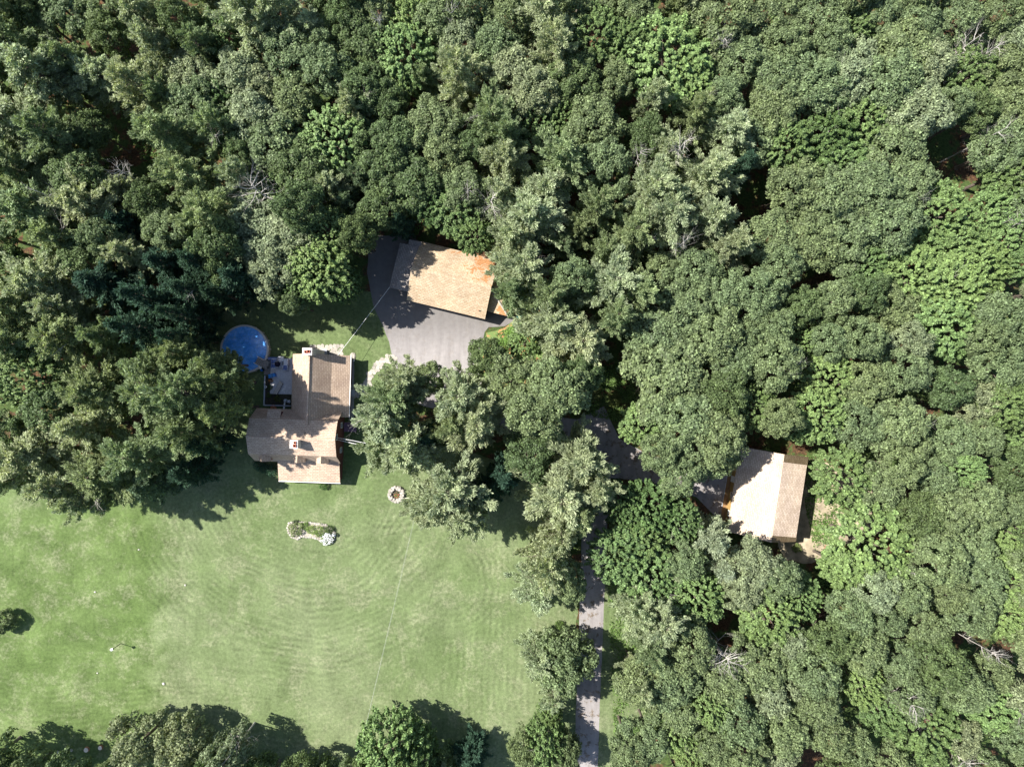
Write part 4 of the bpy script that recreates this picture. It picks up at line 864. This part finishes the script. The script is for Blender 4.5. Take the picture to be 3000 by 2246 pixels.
#FOREST
# ------------------------------------------------------------------ the woods
T_ = """
P 60 150 90 m;P 125 225 100 p;P 225 195 65 m;O 205 50 68 m;O 110 45 55 d;O 330 110 55 d;P 30 40 60 m;P 425 60 80 p;P 465 145 70 p;P 410 260 72 p;O 300 20 55 m
O 565 230 62 p;P 600 150 55 m;M 650 105 60 m;P 730 60 88 p;P 810 45 78 p;O 850 170 78 m;O 705 225 68 p;O 575 315 68 m;M 640 285 58 d;O 765 255 62 p;O 865 295 62 m;O 955 200 68 m
P 60 370 98 p;P 155 400 78 m;O 275 380 50 d;P 60 505 88 m;O 235 530 70 d;P 500 400 88 m;P 640 385 70 m;O 745 350 68 p;O 800 425 78 m;P 560 525 78 m;O 885 505 80 d;P 705 525 60 p
M 985 410 88 b;P 100 620 98 m;P 255 605 88 p;P 180 700 70 m;S 370 655 62 d;O 440 590 50 d;P 620 640 70 m;O 745 640 72 p;O 860 680 85 p;M 965 690 70 b;O 1020 60 55 d
O 1085 40 58 m;M 1220 62 58 b;M 1190 160 82 b;M 1175 250 50 b;O 1290 60 60 m;O 1352 120 60 p;P 1345 230 66 p;O 1480 55 62 m;O 1450 135 62 m;P 1585 60 88 p;P 1625 150 70 p;O 1500 215 72 p;O 1560 275 62 p
M 1740 110 78 m;O 1690 30 50 m;O 1860 40 55 m;M 1955 180 112 b;O 1800 240 55 m;P 1910 300 52 p;O 1060 260 60 d;O 1130 290 50 d;P 1035 325 55 p;O 1270 375 70 m;O 1300 445 62 m;O 1165 410 68 d;O 1130 470 70 d;O 1205 530 75 d;M 1260 600 50 d
P 1445 355 70 m;P 1480 405 62 m;M 1570 345 70 m;M 1650 350 55 m;O 1740 365 78 m;P 1640 475 78 m;P 1480 470 70 p;O 1365 560 62 m;M 1340 605 74 m;O 1385 430 48 d;P 1600 560 80 p;P 1550 640 92 p;P 1500 700 72 p;O 1770 490 66 m;P 1750 610 60 m
P 1950 450 62 p;P 1905 560 70 p;P 1960 630 80 p;P 1850 690 74 m;M 1390 690 48 m;O 1890 400 50 d
M 2025 250 70 b;O 2120 60 80 m;O 2250 60 72 m;O 2300 150 62 m;O 2400 50 70 m;M 2490 95 58 m;O 2560 60 60 m;O 2680 80 70 m;O 2800 60 62 m;O 2930 50 62 m;O 2970 130 62 p;O 2640 165 80 m;O 2430 140 58 m;O 2170 180 70 m
O 2280 250 70 m;O 2380 255 85 m;O 2480 215 78 p;O 2600 245 80 m;O 2700 200 70 p;M 2830 225 76 m;O 2950 220 70 m;O 2260 335 68 m;O 2200 420 70 m;M 2300 425 74 m;M 2420 410 80 d;M 2535 355 88 m;M 2460 490 86 m;O 2680 335 80 p;O 2620 430 84 m
O 2850 330 55 d;O 2950 335 70 m;O 2930 430 78 m;M 2950 500 66 m;P 2035 340 62 m;P 2125 400 80 p;P 2075 515 80 p;S 2170 490 60 d;P 2080 640 80 p;P 2135 720 70 p;O 2330 560 78 m;O 2430 585 78 m;O 2540 560 80 m;O 2645 540 78 m
M 2745 630 86 b;M 2800 720 70 b;O 2600 655 82 m;O 2480 680 84 m;O 2370 700 78 m;O 2245 700 70 m;M 2905 620 68 b;M 2965 690 66 b;M 2680 820 92 b;M 2780 850 92 b;M 2865 780 80 b;M 2755 950 96 b;M 2350 1000 42 b;M 2425 1105 68 b;M 2395 1215 70 b
M 2340 1250 42 b;M 2535 770 60 m;M 2205 1190 62 m;O 2850 1180 62 p;M 2980 1285 46 b;M 2465 1395 78 m;M 2545 1590 112 b;M 2470 1660 60 b;O 2560 1420 66 m
S 2080 1580 72 p;S 2110 1660 58 p;O 2200 1650 66 p;O 2270 1690 60 m;M 2040 1750 70 b;M 2250 1795 80 b;M 2340 1750 62 m;M 2525 2005 55 b;M 2590 2085 62 m;M 2700 2130 98 m;M 2960 1560 58 b;M 2950 1700 68 b;M 2935 1800 60 b;M 2020 2200 50 b
P 1640 1560 68 P;P 1608 1640 76 P;P 1580 1735 74 P 12;O 1672 1705 46 m;M 1812 1620 80 m;M 1870 1590 78 m;M 1900 1680 80 m;P 1868 1785 72 p;P 1930 1800 78 p;P 1895 1885 60 m;P 1585 1930 64 P 11;O 1655 1950 80 M 11;P 1622 2035 46 P 10;M 1612 2095 34 B 6;O 1540 2200 42 M 8
M 1600 2195 58 B 9;O 1655 2220 46 M 9;M 1135 2215 84 B 13;M 1205 2235 64 M 13;O 1080 2300 60 D 14;S 1380 2222 60 d 10;O 1300 2310 66 D 11;O 1845 2200 56 m;O 1900 2150 60 m;M 1975 2135 60 b;O 1880 2000 60 m;P 1870 1985 46 p;O 1960 1985 70 m;O 1990 2080 60 m
O 400 2185 68 P 10;O 520 2190 64 P 10;O 655 2225 56 P 11;O 610 2280 60 D 12;O -6 1826 34 M 3.2;O 30 2300 66 M 12;O 160 2315 64 M 11;O 290 2310 56 M 10;O -80 2260 64 M 13;O 770 2310 70 D 11;O 900 2310 64 D 11;O 1030 2310 60 M 10
P 1190 1115 68 p;P 1130 1225 86 p;P 1195 1310 92 p;P 1110 1310 60 p;P 1160 1180 70 m;P 1350 1160 86 p;P 1400 1235 86 p;P 1330 1240 66 m;O 1260 1110 42 m;O 1500 1120 78 m;O 1430 1050 54 d;M 1540 1000 50 b;P 1620 955 92 p;P 1700 1000 80 p;P 1610 870 76 m;O 1640 1135 80 m 19;O 1560 1205 74 m 18;O 1700 1100 50 d 17;O 1590 1260 48 d 14
P 1535 790 76 p;P 1525 715 60 p;P 1500 855 50 m;P 1790 830 80 p;P 1870 860 72 m;S 1255 1285 50 d;P 1325 1430 100 p;P 1360 1505 72 p;P 1285 1470 80 p;S 1420 1440 52 d;O 1550 1330 66 d;P 1700 1350 94 p;P 1640 1450 104 p;P 1745 1430 66 p;P 1690 1500 70 m;S 1480 1400 60 d;P 1800 930 60 m
O 1950 1090 96 m;M 1890 1240 66 b;O 2000 1230 84 m;O 2050 1330 70 m;O 1985 1385 56 m 16;O 2100 1275 70 m 17;O 2120 1330 44 m;O 1930 1330 50 m 16;M 1900 1490 74 d;M 1830 1480 56 d;M 1985 1525 60 m;O 1920 980 78 m;O 2010 900 80 m
P 130 830 92 p;P 60 905 78 m;P 185 905 70 p;S 300 830 88 d;S 425 870 72 d 22;P 60 1010 78 m;P 200 990 82 m;P 310 985 52 m;S 400 960 70 d 22;M 90 1110 86 m;O 150 1200 66 d;P 290 1150 88 m;P 250 1250 70 p;P 440 1085 62 m 20;P 545 1035 60 m 20;P 645 1065 50 m 18
P 480 1150 92 m 22;P 565 1150 92 m 23;P 640 1120 60 m 21;P 655 1200 56 m 20;P 555 1260 80 m 22;P 100 1330 98 p;P 55 1400 58 m;P 180 1420 78 p;P 315 1385 86 m;P 420 1330 78 m;S 440 1420 60 m;S 545 1380 58 d;S 600 1300 50 d;O 30 1270 60 d;P 250 1470 48 p
M 940 790 84 b 16;M 1005 835 48 d 13;O 1110 620 56 d 15;O 1050 690 50 d 16;S 1175 650 40 d 13;M 885 850 46 m;O 800 790 66 p;O 780 705 84 p;O 860 890 34 m;S 700 815 76 d 18;S 590 770 66 d 19;S 560 850 60 d 18;S 530 920 56 d 20;S 525 985 56 d 20;O 640 730 62 d 19;S 480 770 60 d;O 250 760 60 d;O 890 610 60 d 19;S 640 860 46 d 17;M 905 760 60 b
"""
KK = {'P': 'pine', 'O': 'oak', 'M': 'maple', 'S': 'spruce'}; TT = {'p': 'pale', 'm': 'mid', 'd': 'dark', 'b': 'pale'}
for ent in T_.replace('\n', ';').split(';'):
    if ent.strip():
        a = ent.split(); f = a[4].isupper(); tree(float(a[1]), float(a[2]), float(a[3]), KK[a[0]], TT[a[4].lower()], h=float(a[5]) if len(a) > 5 else None, full=f)
def inside(x, y, poly):
    c = False; n = len(poly)
    for i in range(n):
        (x1, y1), (x2, y2) = poly[i], poly[i - 1]
        if (y1 > y) != (y2 > y) and x < (x2 - x1) * (y - y1) / (y2 - y1) + x1: c = not c
    return c
FILL_A = [(-70, -70), (2050, -70), (2050, 760), (1900, 950), (1700, 860), (1560, 640), (1330, 560), (1240, 470), (1080, 560), (1000, 700), (760, 800), (600, 740), (540, 900), (330, 1060), (-70, 1060)]
FILL_B = [(2050, -70), (3070, -70), (3070, 2320), (1990, 2320), (1900, 1960), (1990, 1640), (2180, 1640), (2330, 1700), (2450, 1640), (2480, 1500), (2430, 1310), (2200, 1250), (2000, 1330), (1900, 1200), (1960, 860), (2050, 760)]
GAPS = [(385, 75, 45), (345, 385, 75), (400, 470, 50), (560, 590, 60), (1900, 430, 45), (2230, 560, 55), (2800, 430, 60), (1190, 610, 60), (2100, 1900, 50), (2500, 2090, 45), (1880, 1140, 120), (2440, 1690, 50), (2870, 540, 40), (470, 20, 40)]
fr = random.Random(21); cnt = 0
for attempt in range(9000):
    x, y = fr.uniform(-70, 3070), fr.uniform(-70, 2320); ia, ib = inside(x, y, FILL_A), inside(x, y, FILL_B)
    if not (ia or ib): continue
    if any((x - a) ** 2 + (y - b) ** 2 < (c + 35) ** 2 for a, b, c in GAPS): continue
    r = fr.uniform(48, 74); k = .70 if ib else .66
    if any((x - t[0]) ** 2 + (y - t[1]) ** 2 < ((r + t[5]) * k) ** 2 for t in TREES): continue
    q = fr.random()
    if ib: kd, tn = ('maple', fr.choice(['mid', 'mid', 'pale'])) if q < .08 else ('oak', 'pale' if q < .22 else 'mid' if q < .9 else 'dark')
    else: kd, tn = ('pine', fr.choice(['mid', 'mid', 'pale', 'dark'])) if q < .38 else ('oak', fr.choice(['mid', 'mid', 'dark'])) if q < .88 else ('maple', 'mid')
    tree(x, y, r, kd, tn, h=fr.uniform(13.5, 17) if ib else fr.uniform(12, 17)); cnt += 1
print('filled', cnt, 'trees', len(TREES))
# dead trees standing grey among the green
for i, (x, y, r, h, lab) in enumerate(((1440, 605, 46, 15, 'bare grey dead tree with fanned branches just behind the garage'), (1375, 575, 30, 14, 'smaller dead tree left of the fanned dead tree behind the garage'),
        (770, 570, 62, 17, 'spreading bare grey tree among pale oaks north-west of the garage'), (2830, 135, 46, 15, 'dead tree with pale bent limbs in the top right woods'), (2880, 165, 30, 14, 'second bleached dead crown just below the bent dead limbs, top right'),
        (2112, 1905, 50, 15, 'tall bleached dead tree in the gap right of the lower driveway'), (2632, 2035, 38, 16, 'round bleached dead tree near the bottom right'), (170, 585, 46, 17, 'fallen-looking grey dead tree among the pines at the left edge'),
        (1985, 445, 40, 19, 'fine-twigged grey dead top in the pale pines right of the garage'), (2300, 1075, 30, 15, 'small dead treetop in the oaks north of the cottage'), (2100, 150, 36, 15, 'grey dead branches beside the bright maple, top middle right'),
        (2985, 650, 44, 16, 'leaning dead snag at the right edge below the corner'), (2985, 2085, 40, 16, 'dead bleached crown at the lower right edge'), (2870, 1890, 26, 15, 'small dead crown above the lower right corner'),
        (1330, 70, 34, 15, 'dead twiggy treetop near the top edge, left of centre'), (690, 2190, 44, 10, 'grey leafless tree among the trees at the bottom left'), (2820, 2225, 40, 15, 'dead pale branches along the bottom edge at right'),
        (390, 520, 32, 15, 'twiggy dead tree beside the dark gap in the left woods'), (1865, 470, 28, 16, 'dead understory tree in the dark gap right of centre top'), (2760, 1965, 24, 15, 'thin bleached treetop in the oaks of the lower right'), (2640, 1660, 18, 14, 'tiny dead twig crown in the bright maple east of the cottage'),
        (1120, 90, 24, 15, 'thin dead treetop left of the bright maple near the top edge'), (1990, 720, 26, 18, 'bleached twigs between the pale pines east of the garage'), (2900, 400, 34, 15, 'thin grey dead crown near the upper right edge'))):
    cm, _, R0, H0 = PROT['dead'][i % 4]; l = W(x, y, h * .8); o = empty('dead_tree', (l.x, l.y, 0), lab, 'dead tree', 'dead trees in the woods')
    s_ = r / K * .86 / R0; o.scale = (s_, s_, h * 1.06 / H0); o.rotation_euler.z = random.uniform(0, 6.28); link('branches', cm, o, False)
# low plants round the scrub and in the clearings
for x, y, r, c, lab in ((1500, 985, 24, (.12, .22, .05), 'bright green bush at the right edge of the paved yard'), (1545, 965, 22, (.10, .19, .05), 'bright bush below the green tarp'), (1470, 1010, 20, (.13, .23, .06), 'bright bush between the paving and the dark oak'),
        (1700, 1190, 30, (.07, .08, .03), 'rounded dark olive bush in the island beside the shaded drive'), (1740, 1150, 26, (.10, .13, .05), 'loose green bush in the leaf-strewn clearing'), (1800, 1170, 22, (.09, .12, .04), 'small bush at the right of the leaf-strewn clearing'),
        (1745, 1085, 24, (.08, .12, .04), 'bush at the top of the leaf-strewn clearing'), (1595, 2080, 20, (.12, .21, .06), 'bright green bush on the verge left of the lower drive'), (2335, 1605, 14, (.15, .2, .07), 'little bush on the sand near the cottage corner'),
        (2480, 1480, 20, (.15, .24, .08), 'bright sapling on the sandy clearing east of the cottage'), (1640, 1830, 14, (.07, .12, .03), 'small dark bush at the left edge of the middle drive')):
    bush(x, y, r, c, lab, hz=.9)
# ferns and seedlings over the floor of the clearings: nobody could count them
g = np.random.default_rng(99)
def cover(name, polys, n, colr, z=.12, s=.28):
    C = []
    for poly in polys:
        xs = [p[0] for p in poly]; ys = [p[1] for p in poly]; k = 0
        while k < n // len(polys):
            x, y = g.uniform(min(xs), max(xs)), g.uniform(min(ys), max(ys))
            if inside(x, y, poly) and math.sin(x * .045) * math.cos(y * .05 + x * .02) + g.normal() * .4 > -.1: l = W(x, y, z); C.append((l.x, l.y, z * g.uniform(.2, 2.2))); k += 1
    C = np.array(C); m = len(C); s_ = s * g.uniform(.6, 1.4, m); o = link(name, quads_mesh(name, leaves(C, unit(np.array([0, 0, 1.]) + g.normal(size=(m, 3)) * .45), s_, s_ * .6, g), LEAF)); o.color = (*colr, 1)
    return props(o, 'low green ground plants scattered over the edge of the woods and clearings', 'ground plants', None, 'stuff')
cover('ground_cover', [[(1440, 985), (1510, 950), (1580, 860), (1640, 980), (1560, 1120), (1440, 1100)], [(1640, 1060), (1850, 1060), (1880, 1250), (1700, 1210)], [(330, 300), (480, 330), (640, 700), (500, 640)], [(2330, 1330), (2440, 1340), (2460, 1650), (2390, 1640)], [(2390, 1640), (2470, 1600), (2520, 1760), (2400, 1740)], [(1780, 1700), (1850, 1720), (1900, 2120), (1800, 2200)], [(600, 700), (780, 800), (650, 900), (560, 860)], [(1180, 500), (1330, 540), (1220, 690), (1130, 640)]], 26000, (.10, .17, .05))

# ------------------------------------------------------------------ a label for every tree: kind, look and its rank in a named patch
ROWS = [(-100, 330), (330, 700), (700, 1060), (1060, 1420), (1420, 1800), (1800, 2400)]
COLSX = [(-100, 380), (380, 780), (780, 1250), (1250, 1720), (1720, 2150), (2150, 2600), (2600, 3100)]
PLACE = [['in the top left corner', 'at the top edge above the pool', 'at the top edge above the house', 'at the top edge above the garage', 'at the top edge right of centre', 'at the top edge above the cottage', 'in the top right corner'],
         ['in the upper left woods', 'in the dark-gapped woods above the pool', 'in the woods north of the lawn', 'in the woods behind the garage', 'in the upper woods right of garage', 'in the upper woods above the cottage', 'in the upper right edge woods'],
         ['at the left edge beside the pool', 'in the shaded woods by the pool', 'in the clump left of the garage', 'close to the east end of garage', 'between the garage and right-hand woods', 'in the right-hand woods, middle height', 'on the right edge, middle height'],
         ['on the left edge beside the house', 'between the left woods and house', 'between the house and stone ring', 'between the yard and shaded drive', 'along the shaded bend of the drive', 'just north of the cottage', 'on the right edge beside the cottage'],
         ['where left woods meet the lawn', 'just south-west of the house', 'right beside the stone ring', 'where the drive leaves the trees', 'left of and below the cottage', 'around the south side of the cottage', 'on the right edge below the cottage'],
         ['in the bottom left corner', 'on the bottom edge, left part', 'on the bottom edge below the lawn', 'along the left of the lower drive', 'along the right of the lower drive', 'at the bottom right of centre', 'in the bottom right corner']]
TW = {('pine', 'pale'): 'pale grey-green pine', ('pine', 'mid'): 'green feathery pine', ('pine', 'dark'): 'dark pine', ('spruce', 'pale'): 'pale pointed spruce', ('spruce', 'mid'): 'green spruce', ('spruce', 'dark'): 'dark teal spruce',
      ('oak', 'pale'): 'pale-leaved oak', ('oak', 'mid'): 'dull green oak', ('oak', 'dark'): 'dark oak', ('maple', 'pale'): 'bright green maple', ('maple', 'mid'): 'mid-green maple', ('maple', 'dark'): 'deep green maple'}
ORD = ['first', 'second', 'third', 'fourth', 'fifth', 'sixth', 'seventh', 'eighth', 'ninth', 'tenth', 'eleventh', 'twelfth', 'thirteenth']
cells = {}
for t in TREES:
    x, y = min(max(t[0], 0), 2999), min(max(t[1], 0), 2245)
    r_ = next(i for i, (a, b_) in enumerate(ROWS) if a <= y < b_); c_ = next(i for i, (a, b_) in enumerate(COLSX) if a <= x < b_)
    cells.setdefault((r_, c_, t[2], t[3]), []).append(t)
for (r_, c_, kd, tn), L_ in cells.items():
    L_.sort(key=lambda t: t[0]); n = len(L_); w_ = TW[(kd, tn)]
    for i, t in enumerate(L_):
        if n == 1: s_ = 'the only %s %s' % (w_, PLACE[r_][c_])
        elif n == 2: s_ = '%s of two %ss %s' % (('left', 'right')[i], w_, PLACE[r_][c_])
        elif i == 0: s_ = 'leftmost %s %s' % (w_, PLACE[r_][c_])
        elif i == n - 1: s_ = 'rightmost %s %s' % (w_, PLACE[r_][c_])
        else: s_ = '%s %s from the left %s' % (ORD[i], w_, PLACE[r_][c_])
        props(t[4], s_, kd + ' tree', kd + ' trees of the woods')
